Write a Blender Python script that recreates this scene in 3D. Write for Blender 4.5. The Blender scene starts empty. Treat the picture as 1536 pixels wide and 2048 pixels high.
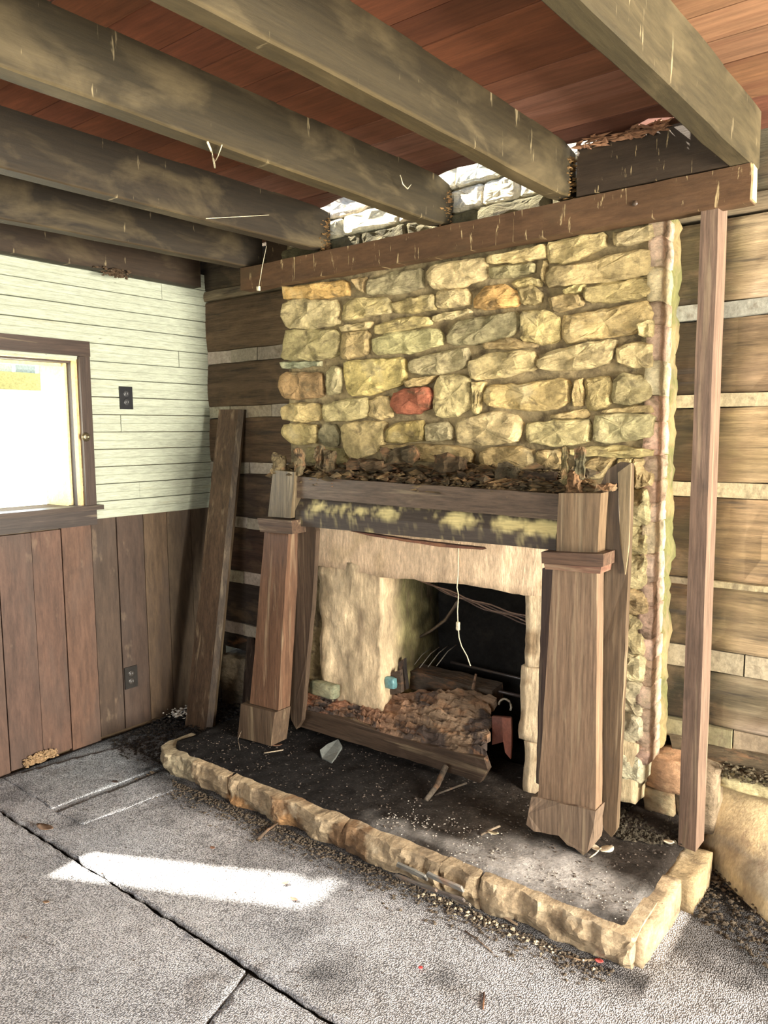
import bpy, bmesh, math, random
import numpy as np
from mathutils import Vector, Matrix, noise

random.seed(7)
S = bpy.context.scene
COL = S.collection
# ------------------------------------------------------------------ camera
F_PX, PX, PY, CAM_H = 1520.0, 768.0, 1024.0, 1.5
def _n(v): return v / np.linalg.norm(v)
_y = _n(np.array([(1940. - PX) / F_PX, (855. - PY) / F_PX, 1.]))
_x = -_n(np.array([(-1215. - PX) / F_PX, (884. - PY) / F_PX, 1.]))
_x = _x - _x.dot(_y) * _y * .5
_y = _y - _x.dot(_y) * _y
_x = _n(_x); _y = _n(_y - _y.dot(_x) * _x); _z = np.cross(_x, _y)
RW = np.stack([_x, _y, _z])
def _ray(u, v): return RW @ np.array([(u - PX) / F_PX, (v - PY) / F_PX, 1.])
_r = _ray(437, 1400); CP = CAM_H / _r[2] * _r; CP[2] = CAM_H
def X(u, v, x): r = _ray(u, v); return Vector(CP + (x - CP[0]) / r[0] * r)
def Y(u, v, y): r = _ray(u, v); return Vector(CP + (y - CP[1]) / r[1] * r)
def Z(u, v, z): r = _ray(u, v); return Vector(CP + (z - CP[2]) / r[2] * r)

cam = bpy.data.cameras.new('camera'); camo = bpy.data.objects.new('camera', cam); COL.objects.link(camo)
cam.sensor_fit = 'VERTICAL'; cam.sensor_height = 36.0; cam.lens = F_PX / 2048 * 36.0; cam.clip_start = .02
m = np.eye(4); m[:3, 0] = RW @ [1, 0, 0]; m[:3, 1] = RW @ [0, -1, 0]; m[:3, 2] = RW @ [0, 0, -1]; m[:3, 3] = CP
camo.matrix_world = Matrix(m.tolist())
S.camera = camo
# ------------------------------------------------------------------ world, sun, window light
w = bpy.data.worlds.new('sky'); S.world = w; w.use_nodes = True
wn = w.node_tree.nodes; bg = wn['Background']
sky = wn.new('ShaderNodeTexSky'); sky.sky_type = 'NISHITA'; sky.sun_disc = False
sky.sun_elevation = math.radians(49); sky.sun_rotation = math.radians(245); sky.air_density = 1.0; sky.dust_density = .6
w.node_tree.links.new(sky.outputs[0], bg.inputs[0]); bg.inputs[1].default_value = .6
SUN = Vector((.9, .44, -1.16)).normalized()
sl = bpy.data.lights.new('sun', 'SUN'); sl.energy = 34; sl.angle = math.radians(1.2); sl.color = (1, .93, .80)
so = bpy.data.objects.new('sun', sl); COL.objects.link(so); so.rotation_euler = SUN.to_track_quat('-Z', 'Y').to_euler()
so.location = (-6, -4, 9)
def area(name, loc, d, sx, sy, e, col):
    l = bpy.data.lights.new(name, 'AREA'); l.shape = 'RECTANGLE'; l.size = sx; l.size_y = sy; l.energy = e; l.color = col
    o = bpy.data.objects.new(name, l); COL.objects.link(o); o.location = loc
    o.rotation_euler = Vector(d).to_track_quat('-Z', 'Y').to_euler(); return o
# daylight through the window in the right wall, the window behind the camera, the left window
area('daylight_right_window', (6.42, -1.12, 1.10), (-1, .12, 0), 1.7, 1.55, 790, (1, .94, .82))
area('daylight_front_window', (2.6, -4.72, 1.55), (0, 1, -.1), 1.7, 1.2, 60, (1, .97, .90))
area('daylight_left_window', (-.33, -1.16, 1.52), (1, 0, 0), .7, .62, 9, (.95, 1, .95))
S.view_settings.view_transform = 'Standard'; S.view_settings.look = 'None'
S.view_settings.gamma = 1; S.view_settings.use_curve_mapping = False; S.view_settings.exposure = 0.35
S.cycles.max_bounces = 7; S.cycles.diffuse_bounces = 5; S.cycles.sample_clamp_indirect = 6
S.cycles.use_denoising = True

# ------------------------------------------------------------------ materials
def mat(name, col=None, var=.3, sc=(8, 8, 8), tint=None, tamt=.5, tsc=(3, 3, 3), tth=(.5, .7), bump=.3, bd=.004, bsc=None,
        rough=.75, attr=False, vor=None, spec=.3, metal=0, tint2=None, t2sc=(20, 20, 20), t2th=(.6, .68), t2amt=.8, fine=.3):
    m = bpy.data.materials.new(name); m.use_nodes = True
    N = m.node_tree.nodes; L = m.node_tree.links; b = N['Principled BSDF']
    b.inputs['Roughness'].default_value = rough; b.inputs['Specular IOR Level'].default_value = spec; b.inputs['Metallic'].default_value = metal
    tc = N.new('ShaderNodeTexCoord'); oi = N.new('ShaderNodeObjectInfo')
    add = N.new('ShaderNodeVectorMath'); add.operation = 'ADD'
    mul = N.new('ShaderNodeVectorMath'); mul.operation = 'SCALE'; mul.inputs[0].default_value = (37, 51, 23)
    L.new(oi.outputs['Random'], mul.inputs['Scale']); L.new(tc.outputs['Object'], add.inputs[0]); L.new(mul.outputs[0], add.inputs[1])
    def nz(scale, detail=5, r=.6, dist=0):
        mp = N.new('ShaderNodeVectorMath'); mp.operation = 'MULTIPLY'; mp.inputs[1].default_value = scale
        L.new(add.outputs[0], mp.inputs[0])
        n = N.new('ShaderNodeTexNoise'); n.inputs['Scale'].default_value = 1; n.inputs['Detail'].default_value = detail
        n.inputs['Roughness'].default_value = r; n.inputs['Distortion'].default_value = dist
        L.new(mp.outputs[0], n.inputs[0]); return n.outputs[0]
    def rng(src, a, c, lo, hi):
        r = N.new('ShaderNodeMapRange'); r.inputs[1].default_value = a; r.inputs[2].default_value = c
        r.inputs[3].default_value = lo; r.inputs[4].default_value = hi; L.new(src, r.inputs[0]); return r.outputs[0]
    def mix(f, a, c, mode='MIX'):
        x = N.new('ShaderNodeMix'); x.data_type = 'RGBA'; x.blend_type = mode
        if isinstance(f, float): x.inputs[0].default_value = f
        else: L.new(f, x.inputs[0])
        for s, i in ((a, 6), (c, 7)):
            if isinstance(s, tuple): x.inputs[i].default_value = (*s, 1)
            else: L.new(s, x.inputs[i])
        return x.outputs[2]
    base = oi.outputs['Color'] if col is None else None
    if base is None:
        rgb = N.new('ShaderNodeRGB'); rgb.outputs[0].default_value = (*col, 1); base = rgb.outputs[0]
    if attr:
        at = N.new('ShaderNodeAttribute'); at.attribute_name = 'tint'; base = mix(1.0, base, at.outputs['Color'], 'MULTIPLY')
    n1 = nz(sc, 8, .65, .3)
    v = N.new('ShaderNodeCombineColor')
    val = rng(n1, .25, .75, 1 - var, 1 + var)
    for i in range(3): L.new(val, v.inputs[i])
    c = mix(1.0, base, v.outputs[0], 'MULTIPLY')
    fv = N.new('ShaderNodeCombineColor'); fr_ = rng(nz(tuple(q * 5.5 for q in sc), 6, .75), .3, .7, 1 - fine, 1 + fine)
    for i in range(3): L.new(fr_, fv.inputs[i])
    c = mix(1.0, c, fv.outputs[0], 'MULTIPLY')
    if tint: c = mix(rng(nz(tsc, 6, .6, .5), tth[0], tth[1], 0, tamt), c, tint)
    if tint2: c = mix(rng(nz(t2sc, 4, .6), t2th[0], t2th[1], 0, t2amt), c, tint2)
    h = nz(bsc or tuple(s * 2.5 for s in sc), 8, .7)
    if vor:
        mp = N.new('ShaderNodeVectorMath'); mp.operation = 'MULTIPLY'; mp.inputs[1].default_value = vor[0]; L.new(tc.outputs['Object'], mp.inputs[0])
        nn = N.new('ShaderNodeTexNoise'); nn.inputs['Scale'].default_value = 9; L.new(tc.outputs['Object'], nn.inputs[0])
        ds = N.new('ShaderNodeVectorMath'); ds.operation = 'SCALE'; ds.inputs['Scale'].default_value = 1.2; L.new(nn.outputs[1], ds.inputs[0])
        ad = N.new('ShaderNodeVectorMath'); ad.operation = 'ADD'; L.new(mp.outputs[0], ad.inputs[0]); L.new(ds.outputs[0], ad.inputs[1])
        vo = N.new('ShaderNodeTexVoronoi'); vo.inputs['Scale'].default_value = 1; vo.inputs['Randomness'].default_value = vor[1]
        L.new(ad.outputs[0], vo.inputs[0])
        inv = rng(vo.outputs['Distance'], 0, .8, 1, 0)
        mm = N.new('ShaderNodeMath'); mm.operation = 'MULTIPLY_ADD'; L.new(inv, mm.inputs[0]); mm.inputs[1].default_value = vor[2]; L.new(h, mm.inputs[2]); h = mm.outputs[0]
        vv = N.new('ShaderNodeCombineColor'); vr = rng(inv, .1, .7, 1 - vor[3], 1.0)
        for i in range(3): L.new(vr, vv.inputs[i])
        c = mix(1.0, c, vv.outputs[0], 'MULTIPLY')
    L.new(c, b.inputs['Base Color'])
    bp = N.new('ShaderNodeBump'); bp.inputs['Strength'].default_value = bump; bp.inputs['Distance'].default_value = bd
    L.new(h, bp.inputs['Height']); L.new(bp.outputs[0], b.inputs['Normal'])
    return m
G = (1.2, 22, 22)          # grain along local x
M = dict(
    stone=mat('field_stone', var=.5, sc=(9, 9, 9), tint=(.10, .075, .04), tamt=.7, tsc=(14, 14, 24), tth=(.53, .68), bump=1.0, bd=.022, bsc=(18, 18, 34),
              rough=.9, tint2=(.62, .52, .30), t2sc=(6, 6, 6), t2th=(.56, .70), t2amt=.5),
    mortar=mat('old_mortar', col=(.29, .225, .12), var=.4, sc=(7, 7, 7), tint=(.07, .05, .03), tamt=.8, tsc=(12, 12, 16), tth=(.47, .62), bump=.9, bd=.016, bsc=(30, 30, 30), rough=.95),
    plaster=mat('limestone_plaster', attr=True, col=(.56, .46, .33), var=.28, sc=(16, 16, 5), tint=(.22, .15, .10), tamt=.55, tsc=(22, 22, 5), tth=(.52, .7), bump=.8, bd=.008, bsc=(60, 60, 18), rough=.95),
    log=mat('hewn_log', attr=True, var=.6, sc=(2.2, 14, 30), tint=(.20, .13, .07), tamt=.55, tsc=(5, 9, 9), tth=(.5, .72), bump=.8, bd=.010, bsc=(5, 50, 90), rough=.85,
            tint2=(.03, .025, .02), t2sc=(2.5, 12, 34), t2th=(.57, .70), t2amt=.75),
    brownt=mat('brown_paint_with_bloom', attr=True, var=.22, sc=G, bump=.4, bd=.003, bsc=(20, 90, 90), rough=.6),
    brown=mat('brown_painted_wood', fine=.5, var=.34, sc=G, tint=(.40, .31, .19), tamt=.5, tsc=(1.6, 34, 34), tth=(.56, .74), bump=.4, bd=.002, bsc=(4, 90, 90), rough=.5, spec=.35,
              tint2=(.06, .045, .035), t2sc=(7, 9, 9), t2th=(.62, .75), t2amt=.5),
    beam=mat('drip_stained_beam', var=.3, sc=(2, 8, 8), tint=(.50, .38, .20), tamt=.8, tsc=(60, 6, 9), tth=(.63, .68), bump=.4, bd=.003, bsc=(6, 60, 60), rough=.6,
             tint2=(.06, .04, .02), t2sc=(3, 9, 9), t2th=(.55, .7), t2amt=.6),
    joist=mat('weathered_joist', attr=True, var=.3, sc=(1.2, 14, 14), tint=(.16, .12, .06), tamt=.5, tsc=(3, 7, 7), tth=(.5, .75), bump=.4, bd=.003, bsc=(5, 60, 60), rough=.7,
              tint2=(.40, .32, .18), t2sc=(30, 5, 4), t2th=(.66, .72), t2amt=.55),
    cedar=mat('cedar_board', var=.3, sc=(1.3, 12, 12), tint=(.09, .03, .015), tamt=.6, tsc=(2, 14, 14), tth=(.52, .72), bump=.4, bd=.002, bsc=(4, 70, 70), rough=.75),
    wains=mat('wainscot_board', fine=.4, var=.3, sc=(1.6, 9, 9), tint=(.055, .04, .032), tamt=.7, tsc=(1.4, 4, 4), tth=(.46, .68), bump=.35, bd=.002, bsc=(4, 80, 80), rough=.6,
              tint2=(.28, .20, .13), t2sc=(5, 12, 12), t2th=(.63, .78), t2amt=.4),
    white=mat('chalky_white_paint', col=(.335, .355, .275), var=.12, sc=(3, 30, 30), tint=(.30, .28, .17), tamt=.5, tsc=(4, 60, 60), tth=(.60, .72), bump=.4, bd=.002, bsc=(5, 90, 90), rough=.7,
              tint2=(.05, .04, .03), t2sc=(9, 60, 90), t2th=(.72, .76), t2amt=.9),
    chink=mat('grey_chinking', var=.22, sc=(10, 10, 10), tint=(.12, .09, .06), tamt=.7, tsc=(14, 14, 14), tth=(.55, .68), bump=.6, bd=.005, rough=.95),
    carpet=mat('loop_pile_carpet', attr=True, col=(.86, .84, .86), var=.14, sc=(5, 5, 5), tint=(.30, .25, .21), tamt=.5, tsc=(7, 7, 7), tth=(.56, .74), bump=1, bd=.005, bsc=(110, 110, 110),
               rough=1, vor=((240, 165, 150), .8, 1.8, .75), spec=.05, tint2=(.10, .08, .06), t2sc=(50, 50, 50), t2th=(.68, .76), t2amt=.5),
    dirt=mat('soot_and_dirt', attr=True, col=(1, 1, 1), var=.5, sc=(22, 22, 22), tint=(.30, .27, .24), tamt=.55, tsc=(80, 80, 80), tth=(.62, .72), bump=1, bd=.010, bsc=(70, 70, 70), rough=1, spec=.1),
    soil=mat('dry_debris', var=.6, sc=(60, 60, 60), tint=(.30, .24, .17), tamt=.6, tsc=(70, 70, 70), tth=(.60, .72), bump=1, bd=.006, rough=1, spec=.1),
    hearth=mat('hearth_stone', attr=True, col=(.36, .285, .195), var=.45, sc=(14, 14, 14), tint=(.12, .085, .055), tamt=.75, tsc=(9, 9, 12), tth=(.52, .68), bump=1, bd=.014, bsc=(30, 30, 45), rough=.95,
               tint2=(.66, .55, .38), t2sc=(12, 12, 12), t2th=(.58, .72), t2amt=.6),
    rot=mat('rotten_wood', attr=True, col=(1, 1, 1), var=.55, sc=(7, 40, 40), tint=(.34, .17, .08), tamt=.6, tsc=(9, 20, 20), tth=(.52, .68), bump=1, bd=.012, bsc=(14, 70, 70), rough=.95,
            tint2=(.03, .02, .015), t2sc=(10, 30, 30), t2th=(.6, .68), t2amt=.8),
    soot=mat('sooty_brick', col=(.012, .011, .010), var=.4, sc=(9, 9, 9), tint=(.04, .034, .025), tamt=.4, tsc=(8, 8, 8), tth=(.55, .75), bump=.8, bd=.01, rough=1, spec=.1),
    plain=mat('matte_plain', var=.18, sc=(14, 14, 14), bump=.3, bd=.002, rough=.6),
    gloss=mat('worn_gloss', var=.15, sc=(14, 14, 14), bump=.15, bd=.001, rough=.35, spec=.5),
    brass=mat('tarnished_brass', col=(.30, .25, .16), var=.25, sc=(20, 20, 20), bump=.1, bd=.001, rough=.35, metal=.9),
    web=mat('cobweb_fibre', col=(.62, .55, .38), var=.2, sc=(30, 30, 30), bump=.1, bd=.001, rough=.8),
    yard=mat('sunlit_yard', col=(.55, .55, .38), var=.3, sc=(2, 2, 2), bump=.2, bd=.01, rough=1),
    leafy=mat('foliage', col=(.22, .32, .12), var=.4, sc=(6, 6, 6), bump=.5, bd=.02, rough=.8),
)

# ------------------------------------------------------------------ builders
AX = {'x': Matrix(((1, 0, 0), (0, 1, 0), (0, 0, 1))),
      'y': Matrix(((0, 0, 1), (1, 0, 0), (0, 1, 0))),     # columns: local x = world y
      'z': Matrix(((0, 1, 0), (0, 0, 1), (1, 0, 0)))}     # local x = world z
def rc(c, v=.12, r=None):
    k = 1 + random.uniform(-v, v)
    return tuple(max(0, min(1, a * k * (1 + random.uniform(-v, v) * .25))) for a in c)
def empty(name, loc, label=None, cat=None, group=None, kind=None):
    o = bpy.data.objects.new(name, None); COL.objects.link(o); o.location = loc; o.empty_display_size = .1
    return tag(o, label, cat, group, kind)
def tag(o, label=None, cat=None, group=None, kind=None):
    if label: o['label'] = label
    if cat: o['category'] = cat
    if group: o['group'] = group
    if kind: o['kind'] = kind
    return o
WORLD = {}
KEY = dict(brown=(.72, .64, .55), joist=(.37, .33, .235), wains=(.56, .50, .44), beam=(.72, .60, .45), log=(.84, .76, .64), cedar=(.78, .72, .68), stone=(1, .97, .82))   # one brightness per paint or timber
def wloc(o):
    return WORLD.get(o.name, (Vector(o.location), Matrix.Identity(3)))
def mk(name, vs, fs, m, parent=None, col=(.5, .5, .5), axis='x', origin=None, smooth=False, tint=None, data=None, bevel=0):
    vs = [Vector(v) for v in vs]
    R = AX[axis]; Ri = R.transposed()
    if origin is None:
        lo = Vector([min(v[i] for v in vs) for i in range(3)]); hi = Vector([max(v[i] for v in vs) for i in range(3)])
        origin = Vector(((lo.x + hi.x) / 2, (lo.y + hi.y) / 2, lo.z))
    me = bpy.data.meshes.new(name); me.from_pydata([Ri @ (v - origin) for v in vs], [], fs)
    bm = bmesh.new(); bm.from_mesh(me)
    if bevel:
        bmesh.ops.remove_doubles(bm, verts=bm.verts, dist=1e-5)
        bmesh.ops.bevel(bm, geom=bm.edges[:] , offset=bevel, segments=1, affect='EDGES', clamp_overlap=True)
    bmesh.ops.recalc_face_normals(bm, faces=bm.faces)
    bm.to_mesh(me); bm.free()
    if smooth: me.polygons.foreach_set('use_smooth', [True] * len(me.polygons))
    me.materials.append(M[m])
    if m in ('log', 'joist', 'brownt', 'carpet', 'dirt', 'hearth', 'rot', 'plaster'):
        at = me.color_attributes.new('tint', 'FLOAT_COLOR', 'POINT'); n = len(me.vertices)
        if tint is None: at.data.foreach_set('color', [1.0] * (4 * n))
        else:
            buf = []
            for v in me.vertices:
                c = tint(R @ v.co + origin) if callable(tint) else tint
                buf += [c[0], c[1], c[2], 1]
            at.data.foreach_set('color', buf)
    o = bpy.data.objects.new(name, me); COL.objects.link(o); g_ = KEY.get(m, (1, 1, 1)); o.color = (col[0] * g_[0], col[1] * g_[1], col[2] * g_[2], 1)
    put(o, origin, R, parent); return o
def put(o, origin, R, parent):
    WORLD[o.name] = (Vector(origin), R.copy())
    if parent is not None:
        pl, pr = wloc(parent); o.parent = parent
        o.location = pr.transposed() @ (origin - pl); o.rotation_euler = (pr.transposed() @ R).to_euler()
    else:
        o.location = origin; o.rotation_euler = R.to_euler()
def jit(v, a, sc=6.):
    n = noise.noise_vector(Vector(v) * sc); return Vector(v) + n * a
def hexa(name, q, back, m, parent=None, col=(.5, .5, .5), axis='x', n=(6, 1), rough=.0015, bevel=.003, **k):
    """q: four front corners (tl,tr,br,bl); back: vector to the back face. Subdivided along the front quad, worn edges."""
    q = [Vector(a) for a in q]; back = Vector(back); nu, nv = n; vs = []; fs = []
    for L in (0, 1):
        for j in range(nv + 1):
            for i in range(nu + 1):
                s, t = i / nu, j / nv
                p = (q[0] * (1 - s) + q[1] * s) * (1 - t) + (q[3] * (1 - s) + q[2] * s) * t + back * L
                vs.append(jit(p, rough, 9))
    N = (nu + 1) * (nv + 1); W = nu + 1
    for j in range(nv):
        for i in range(nu):
            a = j * W + i; fs.append((a, a + 1, a + W + 1, a + W)); fs.append((N + a + W, N + a + W + 1, N + a + 1, N + a))
    for i in range(nu):
        fs.append((i + 1, i, N + i, N + i + 1)); a = nv * W + i; fs.append((a, a + 1, N + a + 1, N + a))
    for j in range(nv):
        a = j * W; fs.append((a, a + W, N + a + W, N + a)); a += nu; fs.append((a + W, a, N + a, N + a + W))
    return mk(name, vs, fs, m, parent, col, axis, **k)
def box(name, lo, hi, m, parent=None, col=(.5, .5, .5), axis='x', bevel=.003, rough=.001, n=None, **k):
    lo, hi = Vector(lo), Vector(hi); d = hi - lo
    if axis == 'x':
        q = [(lo.x, lo.y, hi.z), (hi.x, lo.y, hi.z), (hi.x, lo.y, lo.z), (lo.x, lo.y, lo.z)]; b = (0, d.y, 0); nn = (max(1, int(d.x / .12)), 1)
    elif axis == 'y':
        q = [(hi.x, lo.y, hi.z), (hi.x, hi.y, hi.z), (hi.x, hi.y, lo.z), (hi.x, lo.y, lo.z)]; b = (-d.x, 0, 0); nn = (max(1, int(d.y / .12)), 1)
    else:
        q = [(lo.x, lo.y, hi.z), (hi.x, lo.y, hi.z), (hi.x, lo.y, lo.z), (lo.x, lo.y, lo.z)]; b = (0, d.y, 0); nn = (1, max(1, int(d.z / .12)))
    return hexa(name, q, b, m, parent, col, axis, n or nn, rough, **k)
def poly(name, pts, back, m, parent=None, col=(.5, .5, .5), axis='z', sub=.04, rough=.003, **k):
    """flat outline (world points) given a thickness, edge broken up."""
    P = []; n = len(pts)
    for i in range(n):
        a, b = Vector(pts[i]), Vector(pts[(i + 1) % n]); c = max(1, int((b - a).length / sub))
        for s in range(c): P.append(jit(a.lerp(b, s / c), rough, 23))
    n = len(P); vs = P + [p + Vector(back) for p in P]
    fs = [tuple(range(n)), tuple(range(2 * n - 1, n - 1, -1))] + [((i + 1) % n, i, n + i, n + (i + 1) % n) for i in range(n)]
    return mk(name, vs, fs, m, parent, col, axis, **k)
def rock(name, c, d, m, parent=None, col=(.5, .5, .5), n=6, p=.35, amp=.12, seed=0, rot=0, smooth=True, **k):
    """rounded irregular block of full size d centred at c"""
    vs = []; fs = []; idx = {}; c = Vector(c); Rz = Matrix.Rotation(rot, 3, 'Z'); mn = min(d)
    def vid(a, b, e):
        if (a, b, e) in idx: return idx[(a, b, e)]
        v = Vector((a, b, e)) * (2 / n) - Vector((1, 1, 1)); s = v.normalized() * 1.0
        q = v.lerp(s * 1.15, p); q = Vector((q.x * d[0], q.y * d[1], q.z * d[2])) * .5
        w = c + Rz @ q; nn = noise.noise_vector(w * (1.1 / mn) + Vector((seed * 3.1, seed, 0))) + .5 * noise.noise_vector(w * (3.3 / mn) + Vector((seed, 9, 1)))
        vs.append(w + nn * amp * mn); idx[(a, b, e)] = len(vs) - 1; return idx[(a, b, e)]
    for i in range(n):
        for j in range(n):
            for a, e in ((0, 0), (n, 1)):
                for ax in range(3):
                    qd = []
                    for (s, t) in ((0, 0), (1, 0), (1, 1), (0, 1)):
                        k3 = [i + s, j + t]; k3.insert(ax, a); qd.append(vid(*k3))
                    fs.append(tuple(qd))
    return mk(name, vs, fs, m, parent, col, smooth=smooth, **k)
def stone(pts, yf, parent, col, bulge=.012, name='stone', m='stone', depth=.09, sd=0):
    """pts (x,z) outline of one face stone on the plane y=yf; rounded, proud of the mortar"""
    P = [Vector((a, b)) for a, b in pts]
    Q = []
    for i in range(len(P)):
        a, b = P[i], P[(i + 1) % len(P)]; Q += [a.lerp(b, .07), a.lerp(b, .93)]
    per = sum((Q[i] - Q[(i + 1) % len(Q)]).length for i in range(len(Q))); n = 30; R_ = []
    step = per / n; acc = 0; i = 0; cur = Q[0].copy()
    for kk in range(n):
        R_.append(cur.copy()); rem = step
        while rem > 1e-9:
            nx = Q[(i + 1) % len(Q)]; dd = (nx - cur).length
            if dd > rem: cur = cur.lerp(nx, rem / dd); rem = 0
            else: rem -= dd; cur = nx.copy(); i += 1
    c = sum(R_, Vector((0, 0))) / n; prot = yf - random.uniform(0, bulge)
    vs = []; fs = []
    wd = min(max(q.x for q in R_) - min(q.x for q in R_), max(q.y for q in R_) - min(q.y for q in R_))
    for ring, (ins, yy) in enumerate(((-.005, depth), (-.004, .012), (.001, .002), (.010, -.002), (.22, -.004), (.52, -.003))):
        for q in R_:
            d = c - q; L_ = d.length
            e = q + d * (ins if ins > .1 else min(ins / max(L_, 1e-3), .4) if ins > 0 else ins / max(L_, .01))
            w = Vector((e.x, prot + yy, e.y)); nn = noise.noise_vector(w * 28) * .006 + noise.noise_vector(w * 75) * .003
            nn.y += noise.noise(w * 13 + Vector((0, sd, 0))) * .016 * (ring > 1)
            vs.append(w + nn * (0 if ring == 0 else 1))
    vs.append(Vector((c.x, prot - .004 + noise.noise(Vector((c.x, 0, c.y)) * 11) * .01, c.y)))
    for r in range(5):
        for j in range(n):
            a = r * n + j; b = r * n + (j + 1) % n; fs.append((a, b, b + n, a + n))
    for j in range(n): fs.append((5 * n + j, 5 * n + (j + 1) % n, 6 * n))
    return mk(name, vs, fs, m, parent, col, smooth=False)
def tube(name, pts, r, m, parent=None, col=(.5, .5, .5), n=6, r2=None, **k):
    pts = [Vector(p) for p in pts]; vs = []; fs = []
    for i, p in enumerate(pts):
        t = (pts[min(i + 1, len(pts) - 1)] - pts[max(i - 1, 0)]).normalized(); u = t.orthogonal().normalized(); v = t.cross(u)
        rr = r + ((r2 if r2 is not None else r) - r) * i / (len(pts) - 1)
        for j in range(n): a = 2 * math.pi * j / n; vs.append(p + (u * math.cos(a) + v * math.sin(a)) * rr)
    for i in range(len(pts) - 1):
        for j in range(n): a = i * n + j; b = i * n + (j + 1) % n; fs.append((a, b, b + n, a + n))
    fs += [tuple(range(n - 1, -1, -1)), tuple(range((len(pts) - 1) * n, len(pts) * n))]
    return mk(name, vs, fs, m, parent, col, smooth=True, **k)
def wobble(a, b, n, amp, sd):
    a, b = Vector(a), Vector(b); return [a.lerp(b, i / n) + noise.noise_vector(Vector((sd, i * .7, 2.3))) * amp * (0 < i < n) for i in range(n + 1)]
def lathe(name, prof, c, axisv, m, parent=None, col=(.5, .5, .5), n=20):
    axisv = Vector(axisv).normalized(); u = axisv.orthogonal().normalized(); v = axisv.cross(u); vs = []; fs = []
    for r, h in prof:
        for j in range(n): a = 2 * math.pi * j / n; vs.append(Vector(c) + axisv * h + (u * math.cos(a) + v * math.sin(a)) * r)
    for i in range(len(prof) - 1):
        for j in range(n): a = i * n + j; b = i * n + (j + 1) % n; fs.append((a, b, b + n, a + n))
    fs += [tuple(range(n)), tuple(range((len(prof) - 1) * n, len(prof) * n))]
    return mk(name, vs, fs, m, parent, col, smooth=True)
def chunks(name, place, n, size, m, col, label=None, cat=None, parent=None, flat=.6, tint=None, long=1.):
    """many uncountable crumbs joined in one mesh; place() -> (point, scale)"""
    vs = []; fs = []
    for _ in range(n):
        p, s = place(); s *= size * random.uniform(.4, 1.3); b = len(vs); a = random.uniform(0, 6.28); ca, sa = math.cos(a), math.sin(a)
        L_ = long * random.uniform(.7, 1.4)
        for (x, y, z) in ((1, .1, 0), (-.2, .9, .1), (-.9, -.3, 0), (.2, -1, .15), (.1, .1, 1), (-.1, 0, -.7)):
            x *= s * L_ * random.uniform(.6, 1.3); y *= s * random.uniform(.6, 1.3); z *= s * flat * random.uniform(.6, 1.3)
            vs.append(Vector(p) + Vector((x * ca - y * sa, x * sa + y * ca, z)))
        for f in ((0, 1, 4), (1, 2, 4), (2, 3, 4), (3, 0, 4), (1, 0, 5), (2, 1, 5), (3, 2, 5), (0, 3, 5)): fs.append(tuple(b + i for i in f))
    o = mk(name, vs, fs, m, parent, col, tint=tint); o['kind'] = 'stuff'
    return tag(o, label, cat)
def inpoly(p, P):
    r = False; j = len(P) - 1
    for i in range(len(P)):
        if (P[i][1] > p[1]) != (P[j][1] > p[1]) and p[0] < (P[j][0] - P[i][0]) * (p[1] - P[i][1]) / (P[j][1] - P[i][1]) + P[i][0]: r = not r
        j = i
    return r
def spread(P, zfun, edge=.05):
    xs = [p[0] for p in P]; ys = [p[1] for p in P]
    def f():
        while True:
            q = (random.uniform(min(xs), max(xs)), random.uniform(min(ys), max(ys)))
            if inpoly(q, P): return Vector((q[0], q[1], zfun(*q))), 1.
    return f

# ================================================================== SETTING
RX, FY, CZ = 6.5, -4.85, 2.44
fl = box('floor', (-.05, FY, -.06), (RX, .35, -.012), 'wains', col=(.035, .028, .022)); tag(fl, 'dark wooden subfloor showing in the gaps of the carpet', kind='structure')

# ---- left wall: wainscot boards below, beaded white boards above, window opening
wl = empty('wall_left', (0, 0, 0), 'left wall of white beaded boards over brown wainscot', kind='structure')
W_Y0, W_Y1, W_Z0, W_Z1 = -1.56, -.765, 1.165, 1.862       # window_1 opening
V_Y0, V_Y1, V_Z0, V_Z1 = -2.08, -1.757, 1.13, 2.60       # added_sun_window (narrow, unseen, added to carve the sun patch)
def cuts(z0, z1):
    """y spans of the left wall free of openings between heights"""
    s = []; y = FY
    for a, b, c, d in ((V_Y0, V_Y1, V_Z0, V_Z1), (W_Y0, W_Y1, W_Z0, W_Z1)):
        if z1 > c + .001 and z0 < d - .001: s.append((y, a)); y = b
    s.append((y, .075)); return s
for z0, z1 in ((-.2, 1.13), (1.13, 1.165), (1.165, 1.862), (1.862, 2.60), (2.60, 2.66)):
    for a, b in cuts(z0, z1): box('wall_core', (-.30, a, z0), (-.03, b, z1), 'log', wl, (.12, .09, .06), 'y', n=(2, 1))
edges_px = [-40, 1, 70, 130, 190, 240, 293, 340, 388, 430, 470]   # joints of the wainscot near z=.6
ys = [X(u, 1200, 0).y for u in edges_px]; ys = [ys[0] - .16 * k for k in range(22, 0, -1)] + ys
wcol = [(.135, .085, .066), (.125, .078, .062), (.15, .09, .068), (.155, .092, .066), (.085, .06, .045), (.085, .058, .045), (.12, .085, .055), (.10, .075, .05), (.11, .085, .06), (.09, .07, .05)]
for i in range(len(ys) - 1):
    a, b = ys[i], ys[i + 1]; c = wcol[(i - 22) % 10] if i >= 22 else rc(wcol[i % 4])
    top = 1.105 if b > -.74 else 1.07
    if a > .06: continue
    box('wainscot_board', (-.028 + random.uniform(0, .003), a + .002, random.uniform(.0, .03)), (-.004 + random.uniform(-.003, .003), min(b, .07) - .002, top), 'wains', wl, c, 'z')
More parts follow.
